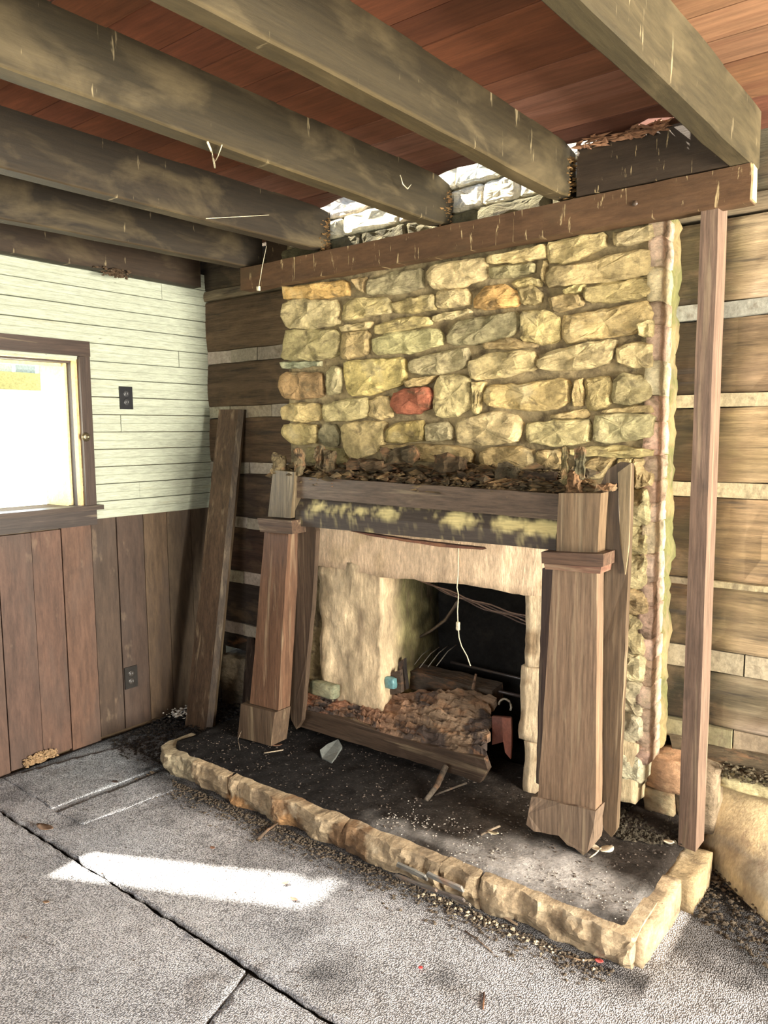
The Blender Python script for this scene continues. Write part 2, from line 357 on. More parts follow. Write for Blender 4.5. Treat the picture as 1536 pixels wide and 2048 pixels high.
# beaded boards
z = 1.10; k = 0
while z < 2.30:
    h = .0835; z1 = z + h
    for a, b in cuts(z + .01, z1 - .01):
        segs = [(a, b)]
        if b > 0 and k % 4 == 1: j = -.55 + .09 * (k % 5); segs = [(a, j), (j + .003, b)]
        for (a_, b_) in segs:
            e = b_ if b_ < 0 else .07 - (.03 if z > 2.15 else 0) + random.uniform(-.012, .006) - (.05 if z < 1.4 else 0)
            w_ = random.uniform(-.002, .002)
            prof = [(-.028, 0), (-.002, .001), (0, .004), (0, h * .47), (-.003, h * .485), (-.003, h * .50), (0, h * .515), (0, h - .004), (-.002, h - .0025), (-.028, h - .0015)]
            n = max(2, int((e - a_) / .18)); vs = []; fs = []
            for i in range(n + 1):
                y = a_ + (e - a_) * i / n
                for (px_, pz) in prof: vs.append((px_ + w_ + noise.noise(Vector((y * 3, z * 9, 0))) * .0025, y, z + pz + noise.noise(Vector((y * 2, z * 5, 3))) * .0015))
            K = len(prof)
            for i in range(n):
                for j in range(K): p = i * K + j; q = i * K + (j + 1) % K; fs.append((p, q, q + K, p + K))
            fs += [tuple(range(K)), tuple(range(n * K, (n + 1) * K))]
            mk('painted_board', vs, fs, 'white', wl, rc((.62, .67, .52)), 'y')
    z = z1; k += 1

# ---- window_1
w1 = empty('window_1', (0, -1.16, 1.17), 'window of the left wall in a dark brown frame', kind='structure')
db = (.050, .034, .028)
box('frame_side', (-.004, W_Y1 + .0, 1.165), (.022, W_Y1 + .052, 1.865), 'brown', w1, db, 'z')
box('frame_side', (-.004, W_Y0 - .052, 1.165), (.022, W_Y0, 1.865), 'brown', w1, db, 'z')
box('frame_head', (-.004, W_Y0 - .055, 1.866), (.024, W_Y1 + .054, 1.935), 'brown', w1, db, 'y')
box('window_sill', (-.05, W_Y0 - .075, 1.150), (.045, W_Y1 + .075, 1.172), 'brown', w1, (.06, .045, .038), 'y')
box('apron', (-.003, W_Y0 - .05, 1.078), (.020, W_Y1 + .052, 1.149), 'brown', w1, (.045, .036, .034), 'y')
raw = (.55, .36, .17); pal = (.60, .50, .27)
for s, y in ((-1, W_Y1), (1, W_Y0)):
    y0, y1 = sorted((y, y + s * .012)); box('inner_stop', (-.035, y0, 1.172), (-.004, y1, 1.862), 'plain', w1, raw, 'z')
    y0, y1 = sorted((y, y + s * .010)); box('dark_stop', (-.075, y0, 1.172), (-.036, y1, 1.862), 'plain', w1, (.05, .035, .03), 'z')
    y0, y1 = sorted((y, y + s * .022)); box('sash_stile', (-.11, y0, 1.172), (-.076, y1, 1.862), 'plain', w1, pal, 'z')
    y0, y1 = sorted((y - s * .02, y + s * .014)); box('jamb', (-.31, y0, 1.13), (-.111, y1, 1.90), 'plain', w1, (.62, .50, .22), 'z')
box('head_stop', (-.035, W_Y0, 1.846), (-.004, W_Y1, 1.861), 'plain', w1, (.60, .48, .25), 'y')
box('dark_head', (-.10, W_Y0, 1.838), (-.037, W_Y1, 1.861), 'plain', w1, (.05, .035, .03), 'y')
box('sash_rail', (-.13, W_Y0, 1.822), (-.101, W_Y1, 1.861), 'plain', w1, pal, 'y')
w2 = empty('added_sun_window', (0, -1.87, 1.13), 'narrow unseen window added to the left wall to shape the sun patch', kind='structure')
for a, b in ((V_Y0 - .05, V_Y0), (V_Y1, V_Y1 + .05)): box('frame_side', (-.004, a, 1.10), (.02, b, 2.26), 'brown', w2, db, 'z')  # frame sides of the added, unseen window
box('window_sill', (-.05, V_Y0 - .05, 1.10), (.03, V_Y1 + .05, 1.125), 'brown', w2, db, 'y')

# ---- log wall with chinking, either side of the chimney
wb = empty('wall_back', (0, 0, 0), 'hewn log wall with chinking behind the chimney', kind='structure')
ZL = [2.206, 1.943, 1.875, 1.65, 1.586, 1.352, 1.292, 1.061, 1.0, .765, .697, .477, .41]
ZR = [2.19, 1.923, 1.869, 1.622, 1.574, 1.323, 1.269, .985, .96, .74, .66, .467, .40]
def logm(name, x0, x1, za0, za1, zb0, zb1, yf, thick, col, tint=None, m='log', rnd=.018):
    """hewn timber: ends za (left) to zb (right), front near yf, softly rounded arrises"""
    n = max(6, int((x1 - x0) / .05)); prof = [(1, 0), (.12, -.01), (.02, .005), (0, .04), (-.02, .3), (-.03, .6), (0, .96), (.02, .995), (.12, 1.01), (1, 1)]
    vs = []; fs = []; K = len(prof)
    for i in range(n + 1):
        s = i / n; x = x0 + (x1 - x0) * s; lo = za1 * (1 - s) + zb1 * s; hi = za0 * (1 - s) + zb0 * s
        for (d, t) in prof:
            p = Vector((x, yf + d * min(thick, .2) * (1 if d < .5 else thick / .2), lo + (hi - lo) * t))
            q = noise.noise_vector(Vector((x * 4, p.z * 7, za0 * 5))) * rnd * .35 + noise.noise_vector(Vector((x * 14, p.z * 22, za0 * 5))) * rnd * .3
            if d < .5: p += Vector((0, q.y, q.z * .6))
            vs.append(p)
    for i in range(n):
        for j in range(K): a = i * K + j; b = i * K + (j + 1) % K; fs.append((a, b, b + K, a + K))
    fs += [tuple(range(K)), tuple(range(n * K, (n + 1) * K))]
    return mk(name, vs, fs, m, wb, col, 'x', smooth=False, tint=tint)
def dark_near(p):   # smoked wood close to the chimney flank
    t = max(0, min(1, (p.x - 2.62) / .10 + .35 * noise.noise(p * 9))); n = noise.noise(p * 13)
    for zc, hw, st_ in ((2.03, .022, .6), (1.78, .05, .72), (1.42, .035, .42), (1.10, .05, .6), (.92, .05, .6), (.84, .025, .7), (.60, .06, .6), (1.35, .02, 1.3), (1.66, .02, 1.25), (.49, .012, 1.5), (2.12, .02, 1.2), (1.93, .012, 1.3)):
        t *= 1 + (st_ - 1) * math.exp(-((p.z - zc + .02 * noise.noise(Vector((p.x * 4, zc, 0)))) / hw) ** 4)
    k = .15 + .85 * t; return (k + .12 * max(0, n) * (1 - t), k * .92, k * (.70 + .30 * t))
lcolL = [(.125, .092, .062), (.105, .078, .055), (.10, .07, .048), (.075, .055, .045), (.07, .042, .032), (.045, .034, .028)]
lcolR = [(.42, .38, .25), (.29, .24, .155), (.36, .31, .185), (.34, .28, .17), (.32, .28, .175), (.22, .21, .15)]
for i in range(6):
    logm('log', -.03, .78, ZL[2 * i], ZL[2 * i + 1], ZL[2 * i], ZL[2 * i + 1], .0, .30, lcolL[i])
    dx = (RX + .02 - 2.42) / 2.0 * -.02
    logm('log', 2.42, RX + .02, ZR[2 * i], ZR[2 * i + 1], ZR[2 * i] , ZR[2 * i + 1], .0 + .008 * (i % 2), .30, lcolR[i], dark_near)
    # chinking stones / mortar between the logs, in lengths
    for side in (0, 1):
        ZZ = (ZL, ZR)[side]; hi, lo = ZZ[2 * i + 1], ZZ[2 * i + 2]
        if lo > hi: continue
        x = .0 if side == 0 else 2.42; end = .78 if side == 0 else RX + .02
        while x < end:
            L_ = random.uniform(.14, .34) if side == 0 else random.uniform(.12, .45); e = min(x + L_, end)
            c = (.30, .26, .20) if side == 0 else [(.14, .14, .10), (.31, .26, .16), (.33, .28, .17), (.32, .27, .17), (.30, .26, .17), (.20, .165, .10)][i]
            if i == 0 and side: c = (.24, .25, .19)
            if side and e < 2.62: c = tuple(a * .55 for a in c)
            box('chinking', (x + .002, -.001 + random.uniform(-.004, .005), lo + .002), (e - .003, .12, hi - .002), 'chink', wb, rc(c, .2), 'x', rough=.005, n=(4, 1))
            x = e
logm('top_plate', -.03, RX, 2.262, 2.208, 2.25, 2.195, -.01, .30, (.20, .175, .13), m='log')
logm('log', -.03, .78, 2.62, 2.264, 2.62, 2.264, .0, .30, (.06, .05, .035)); logm('log', 2.47, RX, 2.62, 2.255, 2.62, 2.255, .0, .30, (.11, .105, .075))
box('wall_backing', (-.3, .30, -.05), (.80, .34, 2.62), 'soot', wb); box('wall_backing', (2.40, .30, -.05), (RX + .3, .34, 2.62), 'soot', wb)
# foundation stones under the logs
fs_ = empty('stone_footing', (.45, .05, 0), 'sooty rough stone footing under the left end of the log wall', 'footing')
rock('stone', (.27, .06, .185), (.42, .22, .21), 'stone', fs_, (.22, .18, .14), 8, .3, .10, 3)
rock('stone', (.66, .04, .17), (.30, .20, .20), 'stone', fs_, (.17, .13, .10), 7, .3, .10, 5)
rock('stone', (.45, .06, .04), (.80, .20, .12), 'stone', fs_, (.10, .085, .07), 7, .3, .10, 6)
fs_ = empty('stone_footing', (3.4, .0, 0), 'pale bulging stone footing under the log wall at the right edge', 'footing')
rock('stone', (2.52, -.035, .29), (.17, .16, .12), 'stone', fs_, (.42, .25, .16), 7, .25, .10, 8)
rock('stone', (2.50, -.045, .19), (.12, .15, .09), 'stone', fs_, (.20, .13, .08), 6, .3, .10, 9)
rock('stone', (2.62, -.02, .23), (.14, .17, .24), 'stone', fs_, (.26, .20, .15), 7, .3, .10, 10)
rock('stone', (2.80, .03, .30), (.26, .16, .055), 'stone', fs_, (.58, .52, .34), 7, .25, .10, 11)
rock('stone', (3.08, .03, .295), (.28, .16, .06), 'stone', fs_, (.60, .53, .35), 7, .25, .10, 12)
rock('stone', (3.45, .03, .295), (.42, .16, .06), 'stone', fs_, (.56, .50, .33), 7, .25, .10, 13)
# the big bulging footing rock at the right edge
def bulge_rock():
    vs = []; fs = []; nx, nz = 26, 12
    for i in range(nx + 1):
        x = 2.60 + 1.9 * i / nx; out = min(.30, max(0, (x - 2.60) * 1.05)); 
        for j in range(nz + 1):
            t = j / nz; zz = -.01 + .265 * t; y = -.02 - out * (1 - t) ** .8 * (.9 + .1 * math.sin(5 * x)) - .06 * math.sin(math.pi * min(1, t * 1.1)) + .05 * t
            p = Vector((x, y, zz)); p += noise.noise_vector(p * 6) * .018 + noise.noise_vector(p * 21) * .007; vs.append(p)
        vs.append(Vector((x, .20, .27))); vs.append(Vector((x, .20, -.01)))
    K = nz + 3
    for i in range(nx):
        for j in range(K): a = i * K + j; b = i * K + (j + 1) % K; fs.append((a, b, b + K, a + K))
    fs += [tuple(range(K)), tuple(range(nx * K, (nx + 1) * K))]
    def tn(p):
        k = noise.noise(p * 5 + Vector((3, 1, 0))); e = min(1, max(0, (p.z - .05) / .1)) * (k > -.1)
        return (.62, .64, .62) if (p.x > 2.75 and .06 < p.z < .19 and k > -.25) else (.85, .80, .64)
    mk('footing_rock', vs, fs, 'plaster', fs_, (.5, .5, .4), smooth=True, tint=tn)
bulge_rock()
# rotten sill timber above the footing on the right and left
rt = poly('rotten_sill', [(2.50, .0, .40), (2.75, .0, .412), (3.1, .0, .40), (RX, 0, .40), (RX, 0, .33), (3.2, 0, .322), (2.95, 0, .335), (2.7, 0, .325), (2.52, 0, .345)], (0, .2, 0), 'rot', wb, axis='x', rough=.02, tint=(.085, .062, .035))
poly('rotten_sill', [(0, .02, .405), (.78, .02, .405), (.78, .02, .30), (.3, .02, .31), (0, .02, .33)], (0, .2, 0), 'rot', wb, axis='x', rough=.01, tint=(.05, .04, .03))

# ---- other walls with their openings (behind and beside the camera)
wr = empty('wall_right', (RX, -2, 0), 'right wall of hewn logs with a wide window opening', kind='structure')
for a, b, c, d in ((FY, -2.0, 0, 2.62), (-.24, .35, 0, 2.62), (-2.0, -.24, 1.93, 2.62), (-2.0, -.24, 0, .30)): box('wall_panel', (RX, a, c), (RX + .2, b, d), 'log', wr, (.10, .08, .055), 'y')
wf = empty('wall_front', (2, FY, 0), 'wall behind the camera with a window opening', kind='structure')
for a, b, c, d in ((-.3, 1.7, 0, 2.62), (3.5, RX + .2, 0, 2.62), (1.7, 3.5, 0, .9), (1.7, 3.5, 2.2, 2.62)): box('wall_panel', (a, FY - .2, c), (b, FY, d), 'log', wf, (.10, .08, .055), 'x')
d1 = empty('window_3', (RX, -.67, .45), 'wide unglazed window of the right wall', kind='structure')
for a, b in ((-2.06, -2.0), (-.24, -.18)): box('frame_side', (RX - .02, a, .25), (RX + .2, b, 1.98), 'brown', d1, db, 'z')
for a, b in ((.25, .30), (1.93, 1.98)): box('frame_rail', (RX - .02, -2.06, a), (RX + .2, -.18, b), 'brown', d1, db, 'y')

# ---- ceiling boards (run along x), ragged at the chimney
ce = empty('ceiling', (0, 0, CZ), 'reddish cedar floorboards of the loft seen from below', kind='structure')
y = -.285; i = 0
while y > FY:
    wd = random.choice((.125, .135, .14)); y0 = y - wd
    c = [(.10, .04, .024), (.17, .08, .05), (.19, .095, .065), (.16, .068, .038), (.15, .055, .026), (.16, .060, .027)][i % 6] if i < 6 else rc((.150, .055, .026), .18)
    j = 2.70
    for a, b, cc in ((-.02, j, c), (j + .002, RX, rc((.25, .14, .075) if i > 1 else (.19, .10, .05), .12))):
        if i == 0:
            n = 24; top = [(a + (b - a) * t / n, y + (random.uniform(-.045, .02) if 1.0 < a + (b - a) * t / n < 2.75 else .02), CZ) for t in range(n + 1)]
            poly('ceiling_board', top + [(b, y0 + .002, CZ), (a, y0 + .002, CZ)], (0, 0, .022), 'cedar', ce, cc, 'x', rough=.004)
        else: box('ceiling_board', (a, y0 + .002, CZ + random.uniform(-.001, .002)), (b, y - .001, CZ + .024), 'cedar', ce, cc, 'x', n=(10, 1))
    y = y0; i += 1
box('ceiling_board', (-.02, -.286, CZ), (.98, -.02, CZ + .024), 'cedar', ce, (.15, .06, .035), 'x'); box('ceiling_board', (2.3, -.284, CZ), (RX, -.02, CZ + .024), 'cedar', ce, (.15, .06, .035), 'x')

# ================================================================== CHIMNEY
ch = empty('stone_chimney', (1.6, 0, 0), 'broad yellowish fieldstone chimney breast above the fireplace', 'chimney')
YF = -.195
def roughbox(name, lo, hi, m, parent, step=.035, amp=.008, col=(.5, .5, .5), tint=None, faces=None):
    lo, hi = Vector(lo), Vector(hi); d = hi - lo; N = [max(1, int(round(d[i] / step))) for i in range(3)]; vs = []; fs = []; idx = {}
    def vid(k3):
        k3 = tuple(k3)
        if k3 in idx: return idx[k3]
        p = Vector([lo[i] + d[i] * k3[i] / N[i] for i in range(3)]); q = p + noise.noise_vector(p * 9) * amp + noise.noise_vector(p * 31) * amp * .5
        vs.append(q); idx[k3] = len(vs) - 1; return idx[k3]
    for ax in range(3):
        u, v = [a for a in range(3) if a != ax]
        for e in (0, N[ax]):
            for i in range(N[u]):
                for j in range(N[v]):
                    q = []
                    for s, t in ((0, 0), (1, 0), (1, 1), (0, 1)):
                        k3 = [0, 0, 0]; k3[ax] = e; k3[u] = i + s; k3[v] = j + t; q.append(vid(k3))
                    fs.append(q)
    return mk(name, vs, fs, m, parent, col, smooth=True, tint=tint)
roughbox('mortar', (.79, YF + .017, 1.07), (2.465, .3, 3.3), 'mortar', ch, .03, .010)
roughbox('mortar', (.80, YF + .012, .10), (1.00, .3, 1.07), 'mortar', ch, .04, .008)
roughbox('mortar', (2.09, YF + .012, .26), (2.462, .3, 1.07), 'mortar', ch, .035, .010)
# firebox
roughbox('firebox_back', (1.28, .26, .10), (2.12, .34, 1.07), 'soot', ch, .06, .01)
roughbox('firebox_throat', (1.30, .02, .93), (2.10, .26, 1.07), 'soot', ch, .06, .01)
roughbox('firebox_floor', (1.28, -.20, .04), (2.12, .28, .115), 'soot', ch, .06, .008)
# plaster / dressed limestone surround
def tp(p): k = .95 + .25 * noise.noise(p * 7); return (k, k, k)
def lintel():
    bot = [(640, 1131), (700, 1141), (760, 1153), (830, 1160), (900, 1165), (960, 1172), (1005, 1182), (1050, 1192), (1088, 1192)]
    b = [Y(u, v, YF) for u, v in bot]; b = [Vector((.95, YF, b[0].z))] + b + [Vector((2.12, YF, b[-1].z))]
    nz = 5; vs = []; fs = []; xs = []
    for i in range(len(b) - 1):
        for s in range(4): xs.append(b[i].lerp(b[i + 1], s / 4))
    xs.append(b[-1]); n = len(xs)
    for L_ in (0, 1):
        for p in xs:
            for j in range(nz + 1):
                q = Vector((p.x, YF - .004 + L_ * .24, p.z + (1.10 - p.z) * j / nz)); q += noise.noise_vector(q * 12) * .006 + noise.noise_vector(q * 45) * .003; vs.append(q)
    K = nz + 1; N = n * K
    for i in range(n - 1):
        for j in range(nz): a = i * K + j; fs.append((a, a + K, a + K + 1, a + 1)); fs.append((N + a, N + a + 1, N + a + K + 1, N + a + K))
        a = i * K; fs.append((a, a + K, N + a + K, N + a)); a += nz; fs.append((a + K, a, N + a, N + a + K))
    mk('lintel', vs, fs, 'plaster', ch, smooth=True, tint=lambda p: (1.22, 1.08, .98) if noise.noise(p * 9) > -.3 else (1.0, .88, .75))
lintel()
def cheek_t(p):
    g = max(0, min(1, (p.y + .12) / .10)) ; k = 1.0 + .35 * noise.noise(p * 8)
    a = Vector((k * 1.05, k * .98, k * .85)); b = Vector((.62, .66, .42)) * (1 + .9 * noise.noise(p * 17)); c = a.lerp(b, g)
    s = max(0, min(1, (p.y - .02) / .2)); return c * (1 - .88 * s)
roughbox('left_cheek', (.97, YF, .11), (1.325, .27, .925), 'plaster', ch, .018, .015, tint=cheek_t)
jst = lambda p: (1.05, .98, .86) if noise.noise(p * 14) > -.25 else (.5, .42, .33)
for z0, z1, x0 in ((.62, .905, 2.012), (.33, .615, 1.995), (.115, .325, 2.018)):
    roughbox('jamb_stone', (x0, YF - .002, z0), (2.13, .27, z1), 'plaster', ch, .025, .010, tint=jst)
rock('stone', Y(650, 1378, YF - .03), (.15, .05, .06), 'stone', ch, (.22, .24, .18), 7, .2, .10, 31)
# --- traced face stones: (scale, offset) crops of the wall plane
yel = (.52, .415, .225); pale = (.60, .49, .29); grn = (.43, .37, .215); gry = (.36, .32, .205); orn = (.54, .35, .15); brn = (.42, .32, .17)
A4 = (2.56, 540, 440); B5 = (2.667, 960, 400)
ST = [(A4, orn, '60,345 200,330 390,305 405,385 250,400 65,405'), (A4, gry, '495,305 630,268 778,245 782,350 600,378 488,378'), (A4, brn, '415,300 488,290 482,372 440,350'),
 (A4, pale, '800,262 830,225 1105,190 1115,290 960,345 850,357 798,310'), (A4, yel, '1115,185 1300,145 1420,125 1420,192 1250,215 1115,228'), (A4, grn, '1122,240 1345,218 1352,268 1180,300 1125,300'),
 (A4, brn, '1395,205 1418,200 1407,335 1388,300'),
 (B5, yel, '365,230 500,200 662,172 672,240 520,312 440,342 368,325'), (B5, pale, '705,180 820,148 935,120 935,205 830,228 715,243'), (B5, yel, '350,400 380,355 600,330 720,290 900,258 930,295 925,395 700,430 480,457 350,467'),
 (A4, pale, '58,430 120,405 340,408 352,450 345,537 220,552 80,552 55,500'), (A4, yel, '368,440 420,402 600,400 627,440 620,472 480,492 372,522'), (A4, yel, '613,430 700,400 840,378 842,457 740,472 638,477'),
 (A4, pale, '850,365 1000,350 1022,390 1017,435 890,447 850,440'), (A4, orn, '1038,410 1100,342 1200,333 1262,370 1290,400 1260,437 1100,452 1043,452'), (A4, brn, '1265,352 1330,335 1387,370 1387,420 1295,432 1275,400'),
 (A4, yel, '1230,322 1300,297 1382,300 1388,340 1335,332 1262,348'),
 (A4, yel, '350,545 518,520 512,555 360,570'), (A4, yel, '525,545 640,510 730,490 822,500 822,535 680,570 600,585 528,577'), (A4, pale, '830,492 1000,455 1035,470 960,492 832,522'),
 (A4, grn, '68,600 72,562 340,560 352,600 350,690 240,717 50,712 55,660'), (A4, brn, '362,582 490,562 510,592 500,680 400,715 362,702'), (A4, grn, '520,612 600,580 780,560 860,555 882,592 872,642 720,682 530,687'),
 (A4, gry, '897,600 950,522 1100,490 1260,463 1267,522 1250,590 1130,622 1000,640 905,632'), (A4, yel, '1285,470 1400,463 1480,498 1475,620 1380,637 1277,612'), (A4, brn, '1092,632 1200,600 1362,637 1362,652 1200,662 1100,657'),
 (B5, brn, '362,522 440,500 540,505 540,562 430,592 372,582'), (B5, yel, '562,470 680,443 905,408 922,450 905,512 760,532 600,547 557,532'), (B5, yel, '440,475 558,450 553,492 450,500'),
 (B5, yel, '435,620 600,590 890,530 928,600 925,640 838,690 838,712 600,735 470,767 435,742'), (B5, pale, '848,655 925,642 928,728 852,727'),
 (A4, (.28, .30, .22), '45,727 255,722 255,747 52,760'), (A4, (.42, .28, .15), '48,802 80,780 260,785 272,850 265,902 150,917 65,912 45,850'), (A4, gry, '288,780 320,745 360,762 366,800 352,882 290,897'),
 (A4, (.52, .43, .20), '377,730 480,715 680,705 697,760 685,842 600,862 500,897 410,897 380,850'), (A4, gry, '708,722 850,682 1000,650 1012,700 1012,752 860,792 718,782'), (A4, brn, '690,822 830,797 850,795 800,842 700,857'),
 (A4, pale, '1020,730 1100,690 1330,665 1362,690 1362,762 1200,802 1030,817'), (B5, pale, '305,857 400,800 580,765 700,738 727,762 702,862 600,892 400,907 310,902'), (B5, pale, '735,792 790,765 922,765 925,820 920,890 790,892 735,862'),
 (A4, yel, '58,962 100,938 250,940 262,990 250,1027 160,1037 60,1022'), (A4, grn, '270,950 400,915 497,910 492,1010 380,1027 275,1032'), (A4, yel, '502,925 560,900 600,905 622,1005 560,1017 490,1002'),
 (A4, (.30, .10, .065), '627,890 700,865 810,855 827,890 817,960 760,990 650,990 615,950'), (A4, pale, '833,862 870,795 960,790 1012,800 1027,870 1022,960 960,1002 860,1007 835,960'), (A4, yel, '1037,832 1098,830 1077,900 1072,980 1037,990'),
 (B5, (.54, .41, .20), '12,1040 40,985 200,983 350,963 430,948 477,970 472,1082 400,1117 260,1122 28,1097'), (B5, brn, '490,1022 510,960 547,955 552,1092 500,1102'), (B5, yel, '562,960 690,940 702,1000 692,1090 620,1122 562,1112'),
 (B5, grn, '712,962 760,925 862,935 920,980 915,1060 800,1097 710,1082'), (A4, yel, '68,1052 120,1042 240,1050 247,1100 232,1142 120,1147 70,1100'), (A4, (.17, .15, .10), '250,1080 280,1045 330,1050 352,1100 342,1152 280,1157 250,1120'),
 (A4, yel, '357,1062 400,1037 590,1030 592,1132 520,1202 420,1232 380,1180'), (A4, (.33, .26, .11), '600,1080 640,1040 780,1025 782,1070 780,1132 600,1142'), (A4, gry, '790,1050 900,1035 932,1060 932,1122 800,1132'),
 (A4, pale, '948,1040 1000,1010 1160,980 1262,1000 1292,1050 1272,1132 1150,1147 958,1142'), (B5, yel, '372,1150 560,1115 572,1140 562,1163 382,1163'), (B5, pale, '248,1192 400,1175 572,1172 592,1202 582,1292 400,1312 250,1292'),
 (B5, (.46, .41, .26), '612,1150 700,1142 930,1140 930,1180 925,1262 740,1292 610,1292'), (B5, yel, '650,1122 800,1100 930,1092 930,1132 760,1137 650,1132'), (A4, (.30, .25, .13), '180,1165 368,1170 400,1240 290,1260 180,1235'),
 (A4, brn, '1063,1190 1120,1165 1250,1160 1352,1180 1352,1262 1200,1277 1080,1272'), (B5, brn, '300,1340 430,1330 452,1400 400,1432 300,1425'), (B5, yel, '462,1332 700,1310 925,1330 925,1368 700,1370 480,1362'),
 (B5, brn, '520,1450 600,1382 720,1372 702,1422 640,1482 560,1482'), (B5, yel, '735,1385 810,1380 810,1480 740,1480'), (B5, pale, '820,1380 890,1374 928,1384 928,1522 825,1532'),
 (A4, brn, '560,1150 780,1150 900,1150 1000,1165 1040,1185 1030,1240 800,1235 640,1215 570,1190')]
for s, c, t in ST:
    pts = []
    for pr in t.split():
        a, b = map(float, pr.split(',')); p = Y(s[1] + a / s[0], s[2] + b / s[0], YF); pts.append((p.x, p.z))
    stone(pts, YF, ch, rc(c, .12))
# lower right face of the chimney (beside the mantel), plastered over and cracked
z = 1.30
for hh, c in ((.125, (.72, .62, .40)), (.10, (.68, .58, .36)), (.12, (.70, .60, .38)), (.09, (.55, .42, .25)), (.13, (.62, .52, .33)), (.10, (.70, .62, .42)), (.12, (.68, .62, .46)), (.13, (.72, .68, .52)), (.11, (.74, .70, .56))):
    if z < .35: break
    stone([(2.34, z), (2.466, z + .005), (2.468, z - hh + .006), (2.335, z - hh + .01)], YF, ch, rc(c, .1), bulge=.004); z -= hh
roughbox('plaster_patch', (2.33, YF - .004, .20), (2.452, -.05, .42), 'plaster', ch, .022, .006, tint=(1.15, 1.12, .95))
# chimney flank: corner stones, pinkish side light in their colour, then the green-stained mortar fillet against the logs
z = 2.18; k = 0
while z > .36:
    hh = random.uniform(.055, .12); c = rc(random.choice(((.66, .48, .40), (.70, .55, .46), (.52, .38, .31), (.68, .58, .42))), .15)
    lo = max(z - hh, .35)
    rock('corner_stone', (2.462, -.135, (z + lo) / 2), (.05, .125, z - lo + .004), 'stone', ch, c, 5, .25, .10, k); z = lo; k += 1
def fillet(p):
    n = noise.noise(p * Vector((6, 6, 5)).x * .8); return (.34, .31, .19) if n > 0 else (.20, .23, .115)
vs = []; fsx = []; nz = 70; K = 6
for i in range(nz + 1):
    zz = .36 + 1.84 * i / nz; r = .020 + .022 * abs(noise.noise(Vector((0, 1, zz * 7))))
    for j in range(K):
        a = math.pi * (j / (K - 1)) - math.pi * .5
        p = Vector((2.463 + .002 + r * math.cos(a), -.028 + math.sin(a) * .052, zz)); vs.append(p + noise.noise_vector(p * 22) * .016 + noise.noise_vector(p * 60) * .008)
for i in range(nz):
    for j in range(K - 1): a = i * K + j; fsx.append((a, a + 1, a + K + 1, a + K))
mk('mortar_fillet', vs, fsx, 'plaster', ch, smooth=True, tint=fillet)
# pale upper stones above the header beam, up into the loft
wh = (.62, .57, .50); z = 2.26
for row, hh in enumerate((.07, .085, .10, .11, .12, .12, .12, .12)):
    x = .78 + .05 * (row % 2)
    while x < 2.45:
        L_ = random.uniform(.14, .30); e = min(x + L_, 2.46)
        stone([(x + .004, z + .004), (x + .006, z + hh - .006), (e - .006, z + hh - .005), (e - .004, z + .005)], YF - .005, ch, rc((.10, .09, .055) if row == 0 else wh, .1), name='stone'); x = e
    z += hh

# ================================================================== CEILING TIMBERS
jo = (.105, .088, .052)
names = [('second joist from the left wall, plain face', .61, -.075), ('third joist from the left wall, short of the beam with a rotten knob end', 1.098, -.04),
         ('fourth joist from the left, its rotten end splintered orange', 1.700, -.03), ('fifth joist from the left, grazed end above the beam middle', 2.205, -.03),
         ('rightmost joist, pale dusty streaks, over the post', 2.755, -.045)]
lab = ['brown ceiling joist, second from the left wall, ending at the beam corner', 'dark ceiling joist with a rounded rotten stub end, third from the left wall',
       'ceiling joist with a pale lit underside and splintered orange end, left of centre', 'long grey-brown ceiling joist ending mossy against the dark blocking board',
       'dusty olive ceiling joist passing over the top of the post at right']
ends = [-.16, -.215, -.20, -.22, -.17]
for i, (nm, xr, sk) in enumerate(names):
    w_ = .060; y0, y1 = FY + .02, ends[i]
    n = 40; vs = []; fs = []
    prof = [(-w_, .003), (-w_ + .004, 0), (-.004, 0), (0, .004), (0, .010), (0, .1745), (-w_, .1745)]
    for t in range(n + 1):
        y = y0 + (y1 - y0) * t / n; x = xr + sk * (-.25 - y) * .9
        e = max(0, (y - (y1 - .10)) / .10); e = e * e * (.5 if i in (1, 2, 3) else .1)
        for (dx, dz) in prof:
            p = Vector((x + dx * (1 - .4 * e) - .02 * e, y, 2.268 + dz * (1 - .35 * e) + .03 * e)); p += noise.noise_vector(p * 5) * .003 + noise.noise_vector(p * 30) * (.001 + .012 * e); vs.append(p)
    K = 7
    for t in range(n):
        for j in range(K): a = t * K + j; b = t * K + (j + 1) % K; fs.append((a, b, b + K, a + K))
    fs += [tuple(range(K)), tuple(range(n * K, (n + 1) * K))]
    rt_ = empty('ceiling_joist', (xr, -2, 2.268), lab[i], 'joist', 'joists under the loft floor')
    mk('timber', vs, fs, 'joist', rt_, rc([(.045, .034, .024), (.042, .031, .020), (.060, .048, .028), (.072, .058, .034), (.115, .10, .062)][i], .04), 'y', tint=lambda p: (1.9, 1.85, 1.65) if p.z < 2.2755 and i < 4 else (1, 1, 1))  # pale underside tint stands in for light bounced up from the floor
    if i in (1, 2, 3):
        chunks('rotten_end', lambda x=xr, y=y1: (Vector((x - random.uniform(.0, .055), y - .01 - abs(random.gauss(0, .03)), 2.275 + random.uniform(0, .13))), 1), 230, .008, 'rot', (1, 1, 1), parent=rt_, tint=(.26, .15, .055), long=1.6)
wj = empty('ceiling_joist', (.08, -2, 2.262), 'dark ceiling joist lying along the top of the white left wall', 'joist', 'joists under the loft floor')
box('timber', (.028, FY + .02, 2.262), (.088, -.10, 2.44), 'joist', wj, (.070, .048, .036), 'y', rough=.003)
blk = box('blocking_board', (2.225, -.275, 2.272), (2.70, -.235, 2.425), 'beam', None, (.045, .034, .026), 'x'); tag(blk, 'black rotted blocking board set between the two right joists above the beam', 'board')
